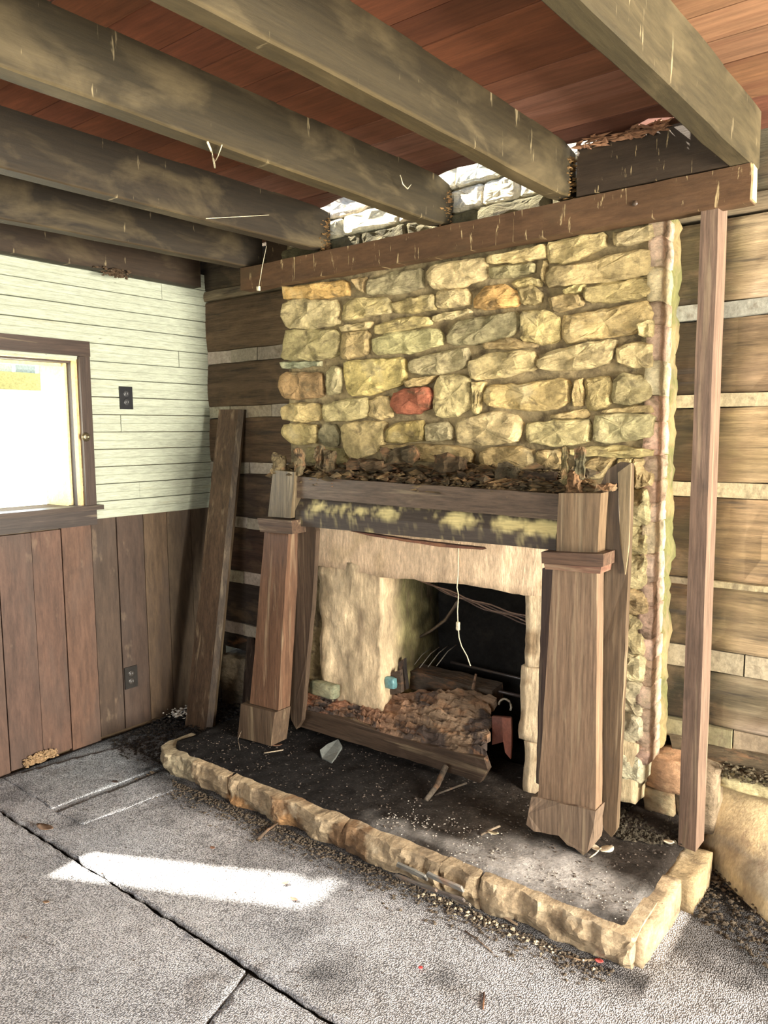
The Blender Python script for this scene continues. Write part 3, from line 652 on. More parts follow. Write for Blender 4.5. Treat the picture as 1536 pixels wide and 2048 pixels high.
bk2 = box('blocking_board', (.62, -.14, 2.275), (1.03, -.10, 2.42), 'beam', None, (.06, .045, .032), 'x'); tag(bk2, 'short dark blocking board between the left joists behind the beam end', 'board')
chunks('rotted_splinters', lambda: (Vector((random.uniform(2.24, 2.52), random.uniform(-.31, -.285), random.uniform(2.405, 2.436))), 1), 90, .010, 'rot', (1, 1, 1), 'pale rotted splinters hanging where the ceiling boards meet the black blocking board', 'splinters', tint=(.34, .18, .10), long=3)
# header beam across the chimney and its post
hb = empty('header_beam', (1.65, -.22, 2.17), 'brown drip-stained beam across the top of the stone chimney carried by the post', 'beam')
q = [Y(480, 537, -.27), Y(1502, 327, -.27), Y(1502, 402, -.27), Y(481, 581, -.27)]
zt = (q[0].z + q[1].z) / 2; zb_ = (q[2].z + q[3].z) / 2
tm = hexa('timber', [(q[0].x, -.27, zt), (q[1].x, -.27, zt + .004), (q[1].x, -.27, zb_), (q[0].x, -.27, zb_ + .002)], (0, .065, 0), 'beam', hb, (.115, .072, .045), 'x', (30, 2), .004)
hexa('cut_end', [(q[1].x, -.268, zt), (q[1].x + .006, -.268, zt), (q[1].x + .006, -.268, zb_ + .005), (q[1].x, -.268, zb_ + .005)], (0, .058, 0), 'plain', tm, (.5, .40, .22), 'x', (1, 3), .003)
lathe('nail_head', [(.009, 0), (.009, .003), (.004, .005)], Y(1270, 407, -.271), (0, -1, 0), 'gloss', tm, (.07, .045, .03), 10)
po = empty('wooden_post', (2.64, -.21, .12), 'slender brown painted post standing on the hearth corner under the beam', 'post')
ta, tb = Y(1402, 415, -.25), Y(1437, 410, -.25); a, b = Z(1356, 1690, .125), Z(1391, 1704, .125)
hexa('shaft', [(ta.x, -.25, 2.174), (tb.x, -.25, 2.174), (b.x, b.y, .125), (a.x, a.y, .125)], (.004, .088, 0), 'brown', po, (.185, .135, .11), 'z', (1, 14), .002)

# ================================================================== HEARTH
he = empty('raised_hearth', (1.6, -.4, 0), 'raised stone hearth slab with a rough pale front edge and sooty top', 'hearth')
HZ = .118
hs = [((.50, .985), -.775, 3), ((.992, 1.60), -.790, 4), ((1.605, 2.02), -.79, 5), ((2.026, 2.16), -.785, 9), ((2.165, 2.648), -.780, 6)]
def hslab(x0, x1, yf, sd, yb=-.58):
    nx, nzz, ny = max(5, int((x1 - x0) / .014)), 8, 5; prof = [(0, j / nzz) for j in range(nzz + 1)] + [((k + 1) / ny, 1) for k in range(ny)]; prof.append((1, 0)); K = len(prof); vs = []; fs = []
    for i in range(nx + 1):
        x = x0 + (x1 - x0) * i / nx; r = min(1, min(x - x0, x1 - x) / .015 + .75) if sd != 3 else min(1, (x - x0) / .10 + .05)
        for (d, t) in prof:
            yy = yf + (yb - yf) * d + (.03 * (1 - r)) * (1 - d) + .018 * abs(noise.noise(Vector((x * 4, sd, 0)))) * (1 - d)
            p = Vector((x, yy - .012 * math.sin(t * 3.1) * (d == 0) + (.025 * (1 - t) if d == 0 else 0) * .5, .001 + (HZ - .001) * t - (.005 if (d == 0 and t == 1) else 0)))
            if d < .4: nn = noise.noise_vector(p * 13 + Vector((sd, 0, 0))) * .020 + noise.noise_vector(p * 42) * .009; nn.z *= .2 * (t > .1); p += nn
            vs.append(p)
    for i in range(nx):
        for j in range(K): a = i * K + j; b = i * K + (j + 1) % K; fs.append((a, b, b + K, a + K))
    fs += [tuple(range(K)), tuple(range(nx * K, (nx + 1) * K))]
    def t_(p):
        k = noise.noise(p * 6); s = (1.15, 1.1, 1.0)
        if 1.25 < p.x < 1.72 and k > -.05 : s = (.55, .42, .32)
        if p.x < 1.35 and k > .2: s = (1.2, .85, .55)
        if p.x < .75: s = (.95, 1.0, .95)
        return s
    mk('edge_stone', vs, fs, 'hearth', he, smooth=False, tint=t_)
for (x0, x1), yf, sd in hs: hslab(x0, x1, yf, sd)
roughbox('edge_stone', (2.585, -.745, .002), (2.668, -.42, HZ - .008), 'hearth', he, .022, .008, tint=(1.05, 1.0, .9))
roughbox('edge_stone', (2.61, -.415, .002), (2.705, -.185, HZ - .012), 'hearth', he, .022, .009, tint=(.85, .80, .64))
box('rubble_core', (.54, -.60, .001), (2.60, -.02, HZ - .02), 'soot', he)
# dirt layer on top
def dcol(p):
    k = noise.noise(p * 4) * .5 + noise.noise(p * 12) * .3
    base = Vector((.016, .0145, .014))
    # ashy pale patch near the right front corner
    g = math.exp(-((p.x - 2.38) / .26) ** 2 - ((p.y + .64) / .13) ** 2) + .6 * math.exp(-((p.x - 1.95) / .25) ** 2 - ((p.y + .70) / .06) ** 2)
    g = max(0, min(1, g * 1.3 + k * .9 - .25)); c = base.lerp(Vector((.42, .40, .38)), g)
    b = math.exp(-((p.x - 2.2) / .5) ** 2) * .5; return c + Vector((.05, .035, .022)) * b
nx, ny = 110, 38; vs = []; fs = []
for i in range(nx + 1):
    for j in range(ny + 1):
        x = .52 + 2.10 * i / nx; y = -.755 + .74 * j / ny; cx = max(0, .11 - (x - .50)) * .9
        y = max(y, -.755 + cx)
        z = HZ + .007 + .008 * noise.noise(Vector((x * 5, y * 5, 0))) + .006 * noise.noise(Vector((x * 19, y * 19, 1))) + .05 * max(0, (y + .30) / .3) ** 1.2 * (1 if (x < .75 or x > 2.4) else .25)
        if j == 0 or i in (0, nx): z = HZ - .012
        vs.append((x, y, z))
for i in range(nx):
    for j in range(ny): a = i * (ny + 1) + j; fs.append((a, a + ny + 1, a + ny + 2, a + 1))
o = mk('soot_layer', vs, fs, 'dirt', he, smooth=True, tint=dcol); o['kind'] = 'stuff'
chunks('crumbs', lambda: (Vector((random.uniform(.6, 2.6), random.uniform(-.74, -.2), HZ + .008)), 1), 900, .0045, 'soil', (.10, .08, .065), parent=he)
chunks('pale_crumbs', lambda: (Vector((random.uniform(1.7, 2.6), random.triangular(-.76, -.5, -.7), HZ + .008)), 1), 500, .0035, 'soil', (.42, .38, .33), parent=he)

# ================================================================== MANTEL
ma = empty('fireplace_mantel', (1.65, -.42, HZ), 'decaying brown painted mantel surround with tapered pilasters and a rotted top', 'mantel')
mb = (.115, .080, .052); red = (.140, .082, .054)
def quad(name, pts, ysv, back, m='brown', col=mb, axis='z', n=(1, 10), par=None, **k):
    return hexa(name, [Y(u, v, y) for (u, v), y in zip(pts, ysv)], back, m, par or ma, col, axis, n, .0025, **k)
quad('pilaster_block', [(546, 940), (590, 945), (581, 1036), (536, 1033)], (-.42, -.42, -.43, -.43), (0, .075, 0), col=(.135, .11, .07))
quad('pilaster_cap', [(515, 1036), (583, 1041), (584, 1068), (520, 1063)], (-.46,) * 4, (0, .11, 0), axis='x', n=(4, 1), col=(.10, .066, .046))
quad('pilaster_shaft', [(529, 1064), (576, 1068), (556, 1422), (500, 1407)], (-.435, -.435, -.485, -.485), (0, .075, 0), col=red)
quad('pilaster_base', [(482, 1408), (549, 1426), (541, 1492), (475, 1474)], (-.505,) * 4, (0, .10, 0), n=(3, 3), col=(.115, .085, .062))
def bpoly(name, pts, y, t, col, **k): return poly(name, [Y(u, v, y) for u, v in pts], (0, t, 0), 'brown', ma, col, 'z', **k)
bpoly('backing_board', [(588, 960), (600, 962), (633, 1062), (625, 1200), (607, 1400), (602, 1442), (592, 1458), (583, 1440), (577, 1410), (578, 1300), (588, 1100)], -.375, .025, (.082, .060, .045))
quad('pilaster_block', [(1117, 986), (1201, 986), (1195, 1106), (1112, 1106)], (-.485,) * 4, (0, .062, 0), col=(.17, .125, .08))
cpr = quad('pilaster_cap', [(1082, 1104), (1207, 1108), (1206, 1134), (1083, 1127)], (-.515,) * 4, (0, .095, 0), axis='x', n=(4, 1), col=(.11, .070, .050))
hexq = quad('cap_moulding', [(1087, 1128), (1203, 1134), (1201, 1148), (1090, 1139)], (-.505,) * 4, (0, .085, 0), axis='x', n=(4, 1), col=(.17, .095, .07), par=cpr)
quad('pilaster_shaft', [(1105, 1140), (1194, 1148), (1191, 1622), (1076, 1594)], (-.48, -.48, -.487, -.487), (0, .055, 0), col=(.215, .155, .11))
base = [(1063, 1593), (1192, 1622), (1188, 1650), (1184, 1690), (1175, 1705), (1164, 1709), (1150, 1694), (1136, 1690), (1118, 1672), (1096, 1668), (1070, 1664), (1053, 1650)]
bpoly('pilaster_base', base, -.495, .075, (.20, .155, .12), rough=.006, sub=.02)
bpoly('backing_board', [(1085, 1136), (1106, 1139), (1100, 1400), (1082, 1572), (1072, 1566), (1078, 1350)], -.44, .02, (.075, .048, .038))
bpoly('backing_board', [(1190, 990), (1215, 940), (1240, 924), (1263, 927), (1262, 1000), (1250, 1300), (1233, 1660), (1222, 1674), (1208, 1660), (1190, 1600), (1190, 1200)], -.415, .026, (.115, .086, .058))
bpoly('lit_wedge', [(1236, 945), (1262, 926), (1258, 1090), (1250, 1150), (1240, 1080)], -.425, .008, (.20, .165, .105))  # lighter slip stands in for the wedge of light on the board
# frieze
yl, yr = -.40, -.468
fu = [Y(592, 953, yl), Y(1116, 988, yr), Y(1116, 1040, yr), Y(592, 995, yl)]
hexa('frieze_board', fu, (0, .028, 0), 'brown', ma, (.118, .090, .072), 'x', (24, 1), .002)
A_ = [Y(592, v, yl) for v in (995, 1021, 1051)]; B_ = [Y(1113, v, yr) for v in (1040, 1070, 1100)]
n = 150; vs = []; fs = []; K = 13; col = {}
BL = ((650, 26, .6), (700, 22, .5), (745, 20, .6), (808, 24, 1), (932, 18, .7), (955, 20, .9), (1022, 15, .7), (1040, 18, .7), (1075, 24, 1), (1100, 18, .8))
for i in range(n + 1):
    s = i / n; c = A_[0].lerp(B_[0], s); d = A_[1].lerp(B_[1], s); e = A_[2].lerp(B_[2], s); u = 592 + 521 * s
    c = c + Vector((0, .030, 0)); d = d + Vector((0, -.004, 0)); e = e + Vector((0, -.004, 0))
    row = [c.lerp(d, j / 7) for j in range(8)] + [d.lerp(e, .3), d.lerp(e, .65), e, e + Vector((0, .054, 0)), c + Vector((0, .02, 0))]
    for j, p in enumerate(row):
        q = Vector(p) + noise.noise_vector(Vector(p) * 12) * .0015; vs.append(q)
        t = j / 7 if j < 8 else 1 + (j - 7) * .35
        g = sum(a * math.exp(-((u - m_) / w_) ** 2) for m_, w_, a in BL) * math.exp(-((t - .62) / .42) ** 2) + .5 * noise.noise(q * 34) + .3 * noise.noise(q * 90) - .12
        col[tuple(round(x, 5) for x in q)] = max(0, min(1, g * 1.5))
for i in range(n):
    for j in range(K): a = i * K + j; b = i * K + (j + 1) % K; fs.append((a, b, b + K, a + K))
fs += [tuple(range(K)), tuple(range(n * K, (n + 1) * K))]
_kd = __import__('mathutils').kdtree.KDTree(len(vs)); _g = []
for i, q in enumerate(vs): _kd.insert(q, i); _g.append(col[tuple(round(x, 5) for x in q)])
_kd.balance()
mk('frieze_moulding', vs, fs, 'brownt', ma, (1, 1, 1), 'x', tint=lambda p: Vector((.055, .042, .033)).lerp(Vector((.62, .52, .24)), _g[_kd.find(p)[1]]))
sp = [Y(700, 1062, -.41), Y(820, 1080, -.43), Y(960, 1096, -.45), Y(965, 1100, -.45), Y(880, 1094, -.44), Y(740, 1072, -.42)]
poly('split_edge', sp, (0, .03, 0), 'rot', ma, axis='x', tint=(.16, .07, .045), rough=.002)
# rotten remains on top of the mantel
def heap():
    u = random.uniform(548, 1180); s = (u - 592) / 521; y = random.uniform(-.40, -.22) - .03 * s
    zt_ = 1.335 + .03 * noise.noise(Vector((u * .012, y * 8, 0))) + .045 * max(0, 1 - abs(y + .27) / .09) * (.4 + .6 * abs(math.sin(u * .021)))
    p = Vector((Y(u, 950, y).x, y, random.uniform(1.28, zt_))); return p, 1
ttn = lambda p: (.075, .055, .030) if noise.noise(p * 30) < .1 else (.22, .15, .07)
chunks('rotted_lumps', heap, 260, .030, 'rot', (1, 1, 1), parent=ma, tint=ttn, long=1.7)
chunks('rotted_wood', heap, 3200, .012, 'rot', (1, 1, 1), parent=ma, tint=ttn, long=1.9)
sh = [Y(600, 950, -.40), Y(700, 938, -.36), Y(760, 930, -.30), Y(840, 944, -.28), Y(900, 948, -.32), Y(1110, 985, -.45)]
hexa('shelf_board', [(.98, -.225, 1.29), (2.30, -.225, 1.262), (2.30, -.225, 1.235), (.98, -.225, 1.26)], (0, -.165, 0), 'rot', ma, axis='x', n=(20, 1), rough=.02, tint=(.09, .065, .04))
bits = [((735, 930), (.20, .05, .035), (.16, .105, .055)), ((660, 925), (.05, .035, .10), (.23, .17, .09)), ((640, 915), (.035, .03, .10), (.26, .20, .11)), ((950, 960), (.13, .05, .045), (.10, .07, .04)),
        ((1020, 952), (.07, .045, .075), (.15, .12, .07)), ((860, 965), (.15, .04, .03), (.14, .08, .05)), ((1080, 960), (.12, .04, .05), (.08, .055, .035)), ((1148, 965), (.045, .03, .07), (.30, .17, .08)),
        ((1130, 930), (.022, .02, .12), (.22, .18, .08)), ((1160, 925), (.03, .02, .10), (.20, .17, .09)), ((560, 930), (.05, .04, .09), (.24, .18, .09)), ((598, 925), (.035, .03, .11), (.25, .19, .10)), ((1212, 975), (.06, .03, .02), (.30, .22, .12)),
        ((800, 912), (.16, .05, .06), (.11, .08, .04)), ((900, 928), (.14, .05, .05), (.12, .08, .04))]
for k, ((u, v), d, c) in enumerate(bits):
    rock('rotted_chunk', Y(u, v, -.34 if 600 < u < 1110 else -.44 + .04 * (u < 700)), d, 'rot', ma, n=7, p=.2, amp=.42, seed=k + 40, tint=tuple(q * .55 for q in c), smooth=False)

# ================================================================== FALLEN TIMBERS IN THE FIREBOX
fb = empty('fallen_rotten_board', (1.4, -.25, .15), 'rotten crumbling mantel shelf board fallen across the fireplace opening', 'board')
fr = [Y(598, 1418, -.30), Y(700, 1438, -.30), Y(760, 1464, -.30), Y(842, 1488, -.30), Y(968, 1516, -.30), Y(975, 1540, -.30), Y(960, 1566, -.30), Y(850, 1530, -.30), Y(770, 1505, -.30), Y(595, 1452, -.30)]
poly('painted_face', fr, (0, .03, 0), 'brown', fb, (.080, .058, .044), 'x', rough=.003)
topf = [(598, 1418), (700, 1438), (760, 1464), (842, 1488), (968, 1516)]; topb = [(612, 1386), (700, 1398), (775, 1388), (880, 1378), (985, 1392)]
n = 90; J = 22; vs = []; fs = []
def lerpl(L_, s): s *= len(L_) - 1; i = min(int(s), len(L_) - 2); return Vector(L_[i]).lerp(Vector(L_[i + 1]), s - i)
for side in (0, 1):
    for i in range(n + 1):
        s = i / n; f = lerpl(topf, s); b = lerpl(topb, s)
        P0 = Y(f.x, f.y, -.298); yb = -.20 + .19 * s; P1 = Y(b.x, b.y, yb)
        for j in range(J + 1):
            t = j / J; p = P0.lerp(P1, t); r = abs(noise.noise(Vector((s * 5, t * 7, 1)))) ; h = .030 * noise.noise(Vector((s * 4, t * 13, 0))) + .022 * noise.noise(Vector((s * 16, t * 22, 4))) + .012 * noise.noise(Vector((s * 50, t * 30, 4)))
            ex = .035 * noise.noise(Vector((7, t * 9, 0))) * (i / n) ** 8
            vs.append(p + Vector((ex, 0, h if 0 < j else 0)) + Vector((0, 0, -.035 * side * (j > 0)))) 
K = J + 1; N = (n + 1) * K
for i in range(n):
    for j in range(J): a = i * K + j; fs.append((a, a + K, a + K + 1, a + 1)); fs.append((N + a, N + a + 1, N + a + K + 1, N + a + K))
    a = i * K + J; fs.append((a, a + K, N + a + K, N + a))
for j in range(J):
    for i in (0, n): a = i * K + j; fs.append((a, a + 1, N + a + 1, N + a))
def rc_(p):
    s = (p.x - .95) / 1.0; k = noise.noise(p * 9)
    c = Vector((.30, .13, .07)).lerp(Vector((.20, .135, .085)), max(0, min(1, s * 1.6))); return c * (1.0 + k * .9) if k > -.15 else Vector((.07, .05, .04))
mk('rotten_surface', vs, fs, 'rot', fb, axis='x', smooth=False, tint=rc_)
st = [Y(836, 1528, -.30), Z(846, 1600, HZ + .005)]
tube('prop_stick', [Vector((1.745, -.33, .20)), Vector((1.752, -.40, .15)), Vector((1.757, -.485, HZ + .008))], .013, 'rot', None, tint=(.10, .08, .06), r2=.010); tag(bpy.data.objects['prop_stick'], 'blackened stick propping up the middle of the fallen board', 'stick')
tube('thin_stick', [Vector((1.86, -.36, .175)), Z(869, 1590, HZ + .006)], .004, 'rot', None, tint=(.16, .13, .10)); tag(bpy.data.objects['thin_stick'], 'thin twig standing under the right half of the fallen board', 'twig')
# second plank and crate-like frame behind
fp = empty('charred_plank', (1.7, .0, .3), 'charred second plank lying behind the fallen board in the firebox', 'plank')
a, b, c, d = Y(803, 1336, .02), Y(985, 1382, .02), Y(985, 1396, .02), Y(808, 1362, .02)
hexa('plank_body', [a, b, c + Vector((0, 0, -.05)), d + Vector((0, 0, -.03))], (0, .09, .01), 'rot', fp, axis='x', n=(16, 1), rough=.008, tint=(.10, .075, .055))
lt = empty('log_grate', (1.7, .1, .12), 'rusty iron fire grate with thin wire bars, behind the planks', 'grate')
for k in range(4):
    p = Y(822 + 17 * k, 1338 - 2 * k, .03); tube('wire_bar', [p, p + Vector((.02, .06, .055)), p + Vector((.03, .12, .075))], .0022, 'gloss', lt, (.30, .27, .22), n=5)
tube('grate_rail', [Vector((1.42, .05, .40)), Vector((1.95, .10, .38))], .008, 'gloss', lt, (.06, .045, .04)); tube('grate_leg', [Vector((1.44, .06, .40)), Vector((1.44, .06, HZ))], .008, 'gloss', lt, (.06, .045, .04)); tube('grate_leg', [Vector((1.93, .10, .38)), Vector((1.93, .10, HZ))], .008, 'gloss', lt, (.06, .045, .04))
tube('grate_rail', [Vector((1.45, .17, .44)), Vector((1.95, .19, .42))], .007, 'gloss', lt, (.05, .04, .035))
bx = poly('broken_box', [Y(748, 1356, -.13), Y(765, 1352, -.13), Y(800, 1340, -.13), Y(803, 1385, -.13), Y(752, 1395, -.13)], (0, .02, 0), 'rot', None, axis='x', tint=(.10, .07, .05), rough=.003); tag(bx, 'dark broken box side standing behind the teal shard', 'box')
tl = rock('teal_shard', Y(782, 1365, -.15), (.052, .035, .05), 'gloss', None, (.14, .30, .31), 6, .45, .10, 3); tag(tl, 'small teal glazed shard lying at the left of the firebox', 'shard')
cr = poly('corner_rail', [Y(797, 1325, -.08), Y(806, 1318, -.08), Y(812, 1380, -.08), Y(800, 1384, -.08)], (0, .025, 0), 'rot', None, axis='z', tint=(.05, .04, .035), rough=.003); tag(cr, 'short charred upright piece rising beside the teal shard', 'wood scrap')
rb = empty('rusty_bracket', (1.98, -.12, .15), 'rust-red metal bracket hanging right of the fallen board', 'bracket')
poly('plate', [Y(984, 1432, -.14), Y(1020, 1434, -.14), Y(1020, 1480, -.14), Y(984, 1490, -.14)], (0, .012, 0), 'gloss', rb, (.13, .05, .035), rough=.002)
poly('flange', [Y(1003, 1434, -.155), Y(1022, 1436, -.155), Y(1023, 1490, -.155), Y(1021, 1518, -.155), Y(1010, 1505, -.155), Y(1006, 1480, -.155)], (0, .01, 0), 'gloss', rb, (.24, .09, .06), rough=.002)
rg = tube('iron_ring', [Y(1010, 1412, -.10) + Vector((.028 * math.cos(t), .004 * math.sin(t), .028 * math.sin(t))) for t in [i * .45 for i in range(-1, 8)]], .0045, 'gloss', None, (.30, .26, .20)); tag(rg, 'thin iron ring half buried at the right of the firebox', 'ring')
vt = tube('upright_splinter', [Y(946, 1378, -.02), Y(952, 1348, -.02)], .008, 'rot', None, tint=(.30, .19, .12), r2=.005); tag(vt, 'short pale splinter standing upright on the fallen board', 'splinter')
# cables across the opening, bent poker, dangling strand
cb = empty('cable_bundle', (1.7, -.1, .85), 'bundle of dark twisted cables slung across the fireplace opening under the lintel', 'cable')
for k in range(4):
    a, b = Y(826 + 4 * k, 1153 + 2 * k, -.06), Y(1052, 1232 + 5 * k, -.13); pts = [a.lerp(b, i / 14) + Vector((0, .004 * math.sin(i * 1.3 + k * 1.6), .004 * math.cos(i * 1.3 + k * 1.6) - .010 * math.sin(math.pi * i / 14))) for i in range(15)]
    tube('cable', pts, .0035, 'gloss', cb, (.07, .045, .035) if k % 2 else (.16, .10, .07), n=5)
pk = tube('bent_poker', [Y(835, 1276, .10), Y(862, 1262, .08), Y(890, 1240, .05), Y(908, 1216, .02), Y(916, 1203, 0)], .006, 'gloss', None, (.10, .075, .055), r2=.009); tag(pk, 'bent iron poker leaning inside the firebox below the cables', 'poker')
sd_ = [(917, 1086), (916, 1150), (914, 1175), (917, 1190), (915, 1222), (916, 1250), (918, 1275), (923, 1292), (934, 1312), (941, 1332)]
ds = tube('dangling_strand', [Y(u, v, -.215) for u, v in sd_], .0022, 'web', None, n=5); tag(ds, 'long dry strand dangling from the lintel into the dark firebox', 'strand')
rock('knot', Y(916, 1252, -.215), (.014, .012, .035), 'web', ds, n=4)
# debris on the hearth
gs = empty('grey_shards', (1.2, -.40, HZ), 'broken grey slate shard lying under the left of the fallen board', 'shard')
poly('shard', [Z(641, 1500, HZ + .03), Z(655, 1488, HZ + .03), Z(676, 1478, HZ + .03), Z(684, 1492, HZ + .02), Z(664, 1524, HZ + .012), Z(645, 1515, HZ + .012)], (0, 0, -.012), 'plain', gs, (.14, .15, .14), 'x', rough=.004)
def leaf(u, v, z, L_, col, label, rot=0, cat='leaf', curl=.3, wid=.45):
    c = Z(u, v, z); n = 7; vs = []; fs = []
    for s in (0, 1):
        for i in range(n + 1):
            t = i / n; wv = L_ * wid * math.sin(math.pi * (t * .92 + .04)) ** .8 * .5; x = (t - .5) * L_; h = curl * L_ * (t - .5) ** 2 * 1.5 + .001
            for k in (-1, 0, 1):
                q = Vector((x, k * wv, h + abs(k) * wv * curl + .0012 * s)); q = Matrix.Rotation(rot, 3, 'Z') @ q; vs.append(c + q)
    W = 3; N = (n + 1) * 3
    for i in range(n):
        for k in range(2): a = i * W + k; fs.append((a, a + 1, a + W + 1, a + W)); fs.append((N + a + W, N + a + W + 1, N + a + 1, N + a))
        for k in (0, 2): a = i * W + k; fs.append((a, a + W, N + a + W, N + a))
    fs += [(0, 1, N + 1, N), (1, 2, N + 2, N + 1), (n * W, n * W + 1, N + n * W + 1, N + n * W), (n * W + 1, n * W + 2, N + n * W + 2, N + n * W + 1)]
    return tag(mk('dry_leaf' if cat == 'leaf' else cat, vs, fs, 'plain', None, col, 'x', smooth=True), label, cat)
leaf(552, 1492, HZ + .012, .055, (.20, .11, .07), 'brown dry leaf beside the base of the left pilaster', .6)
leaf(1214, 1702, HZ + .02, .055, (.62, .55, .42), 'larger pale papery leaf by the foot of the right pilaster', 1.2, wid=.7)
leaf(1190, 1698, HZ + .02, .045, (.55, .48, .36), 'smaller pale papery leaf left of its twin near the right pilaster', -.6, wid=.6)
leaf(1337, 1686, HZ + .025, .035, (.60, .50, .36), 'tiny pale leaf on the dark dirt left of the post foot', .3, wid=.7)
leaf(90, 1658, .018, .085, (.25, .17, .12), 'long brown curled leaf on the carpet at the far left', .2)
leaf(986, 1668, HZ + .014, .04, (.42, .36, .24), 'straw-coloured leaf scrap on the hearth before the firebox', .3)
leaf(570, 1768, .014, .026, (.24, .12, .08), 'rust-brown leaf on the carpet right of the sun patch', .9, wid=.6)
leaf(425, 1697, .014, .022, (.26, .13, .08), 'little orange-brown leaf above the sun patch', 0, wid=.7)
leaf(92, 1806, .014, .022, (.34, .22, .14), 'small tan leaf on the carpet at lower left', .5, wid=.7)
leaf(588, 1800, .014, .03, (.20, .10, .07), 'dark red leaf at the tip of the sun patch', .2)
leaf(230, 1565, .022, .03, (.10, .07, .06), 'dark curled leaf on the bluish carpet near the left wall', .2, wid=.7)
leaf(1198, 1924, .012, .024, (.55, .10, .09), 'red plastic scrap at the foot of the hearth corner', .2, cat='scrap', wid=.8)
leaf(841, 1937, .012, .013, (.62, .09, .09), 'tiny bright red scrap alone on the open carpet', .2, cat='scrap', wid=1)
def twig(pts, z, r, col, label, r2=None):
    q = [Z(u, v, z + dz) for u, v, dz in pts]; return tag(tube('twig', q, r, 'rot', None, tint=col, n=5, r2=r2), label, 'twig')
twig([(480, 1500, .01), (476, 1478, .03), (483, 1462, .05)], HZ, .0016, (.3, .26, .2), 'hair-thin pale twig curling by the left pilaster base')
twig([(528, 1506, .008), (548, 1503, .01), (566, 1500, .008)], HZ, .003, (.34, .28, .2), 'short straw twig on the hearth near the brown leaf')
twig([(962, 1670, .01), (980, 1660, .015), (1000, 1652, .02)], HZ, .004, (.22, .17, .12), 'dark twig lying on the hearth left of the right pilaster')
twig([(1178, 1716, .01), (1190, 1708, .02), (1202, 1696, .03)], HZ, .0025, (.6, .5, .36), 'pale leaf stalk between the two papery leaves')
twig([(515, 1680, .012), (535, 1660, .018), (556, 1646, .02)], 0, .007, (.14, .10, .07), 'dark bark sliver on the carpet below the long hearth edge', .004)
twig([(968, 1985, .012), (966, 2018, .012)], 0, .0025, (.13, .07, .05), 'straight reddish-brown twig near the bottom edge of the view')
twig([(930, 1862, .012), (955, 1880, .014), (985, 1905, .012)], 0, .0022, (.16, .12, .09), 'thin bent twig on the carpet before the splinters')
twig([(977, 1815, .02), (1005, 1832, .02), (1035, 1850, .015)], 0, .004, (.2, .14, .09), 'brown twig in the rubble along the hearth front')
twig([(1130, 1912, .012), (1165, 1922, .012), (1200, 1918, .012)], 0, .0035, (.30, .22, .14), 'straw stem lying along the hearth foot beside the red scrap')
# splinter bundle at the hearth front
sb = [((795, 1731), (850, 1757), .034, (.24, .23, .20), 'short grey wood splinter at the top of the splinter bundle'), ((790, 1752), (870, 1782), .02, (.17, .15, .13), 'long dark grey splinter lying low in the splinter bundle'),
      ((855, 1750), (922, 1780), .05, (.30, .29, .26), 'pale square-ended wood slat in the splinter bundle'), ((845, 1775), (925, 1802), .014, (.18, .15, .13), 'dark lower splinter touching the carpet'), ((905, 1800), (938, 1812), .012, (.32, .28, .22), 'thin end splinter right of the bundle')]
for (a, b, h, c, lb) in sb:
    yy_ = -.835 - .012 * (h < .03); A, B = Y(*a, yy_), Y(*b, yy_ - .01); d = (B - A).normalized(); nrm = Vector((-d.z * .8, -.35, 1)).normalized(); wd = .019 if h > .03 else .009
    o = hexa('wood_splinter', [A + nrm * wd / 2, B + nrm * wd / 2, B - nrm * wd / 2 + d * .006, A - nrm * wd / 2 - d * .01], (0, .008, .002), 'rot', None, axis='x', n=(6, 1), rough=.003, tint=c); tag(o, lb, 'wood splinter', 'splinters against the hearth front')
# ================================================================== LEANING BOARDS, OUTLETS, KNOB
lb = empty('leaning_board', (.25, -.30, 0), 'tall brown board leaning in the corner against the log wall', 'board')
tlp, trp = Vector((.17, -.075, 1.63)), Vector((.275, -.035, 1.63)); blp, brp = Z(370, 1452, .01), Z(412, 1462, .01)
hexa('board_face', [tlp, trp, brp, blp], (-.012, .022, 0), 'brown', lb, (.105, .072, .048), 'z', (2, 16), .002)
hexa('edge_strip', [trp + Vector((.001, -.001, 0)), trp + Vector((.028, .016, -.002)), brp + Vector((.028, .018, 0)), brp + Vector((.001, -.001, 0))], (-.008, .022, 0), 'brown', lb, (.105, .080, .055), 'z', (1, 16), .002)
l2 = poly('corner_board', [Vector((.30, -.04, .42)), Vector((.33, -.04, .42)), Vector((.50, -.13, .03)), Vector((.42, -.16, .0)), Vector((.30, -.10, .0))], (0, .018, 0), 'brown', None, (.050, .036, .030), 'z'); tag(l2, 'short dark triangular slat leaning behind the tall corner board', 'board')
def outlet(c, label, col, plugs):
    o = empty('wall_outlet', c, label, 'outlet', 'outlets on the left wall'); x, y, z = c
    box('cover_plate', (.0005, y - .036, z - .055), (.008, y + .036, z + .055), 'gloss', o, col, 'z', n=(1, 1), bevel=.002)
    for dz in (-.02, .02): 
        sk = lathe('socket', [(.017, 0), (.017, .003), (.012, .0035)], (.0078, y, z + dz), (1, 0, 0), 'gloss', o, plugs, 14)
        for dy in (-.006, .006): box('slot', (.0112, y + dy - .001, z + dz - .004), (.0122, y + dy + .001, z + dz + .005), 'gloss', sk, (.25, .25, .25), 'z', n=(1, 1))
c = X(251, 796, 0); outlet(Vector((0, c.y, c.z)), 'black outlet plate on the white boards right of the window', (.012, .012, .014), (.03, .03, .032))
c = X(261, 1354, 0); outlet(Vector((0, c.y, c.z)), 'dark outlet plate low on the brown wainscot', (.018, .016, .014), (.035, .03, .026))
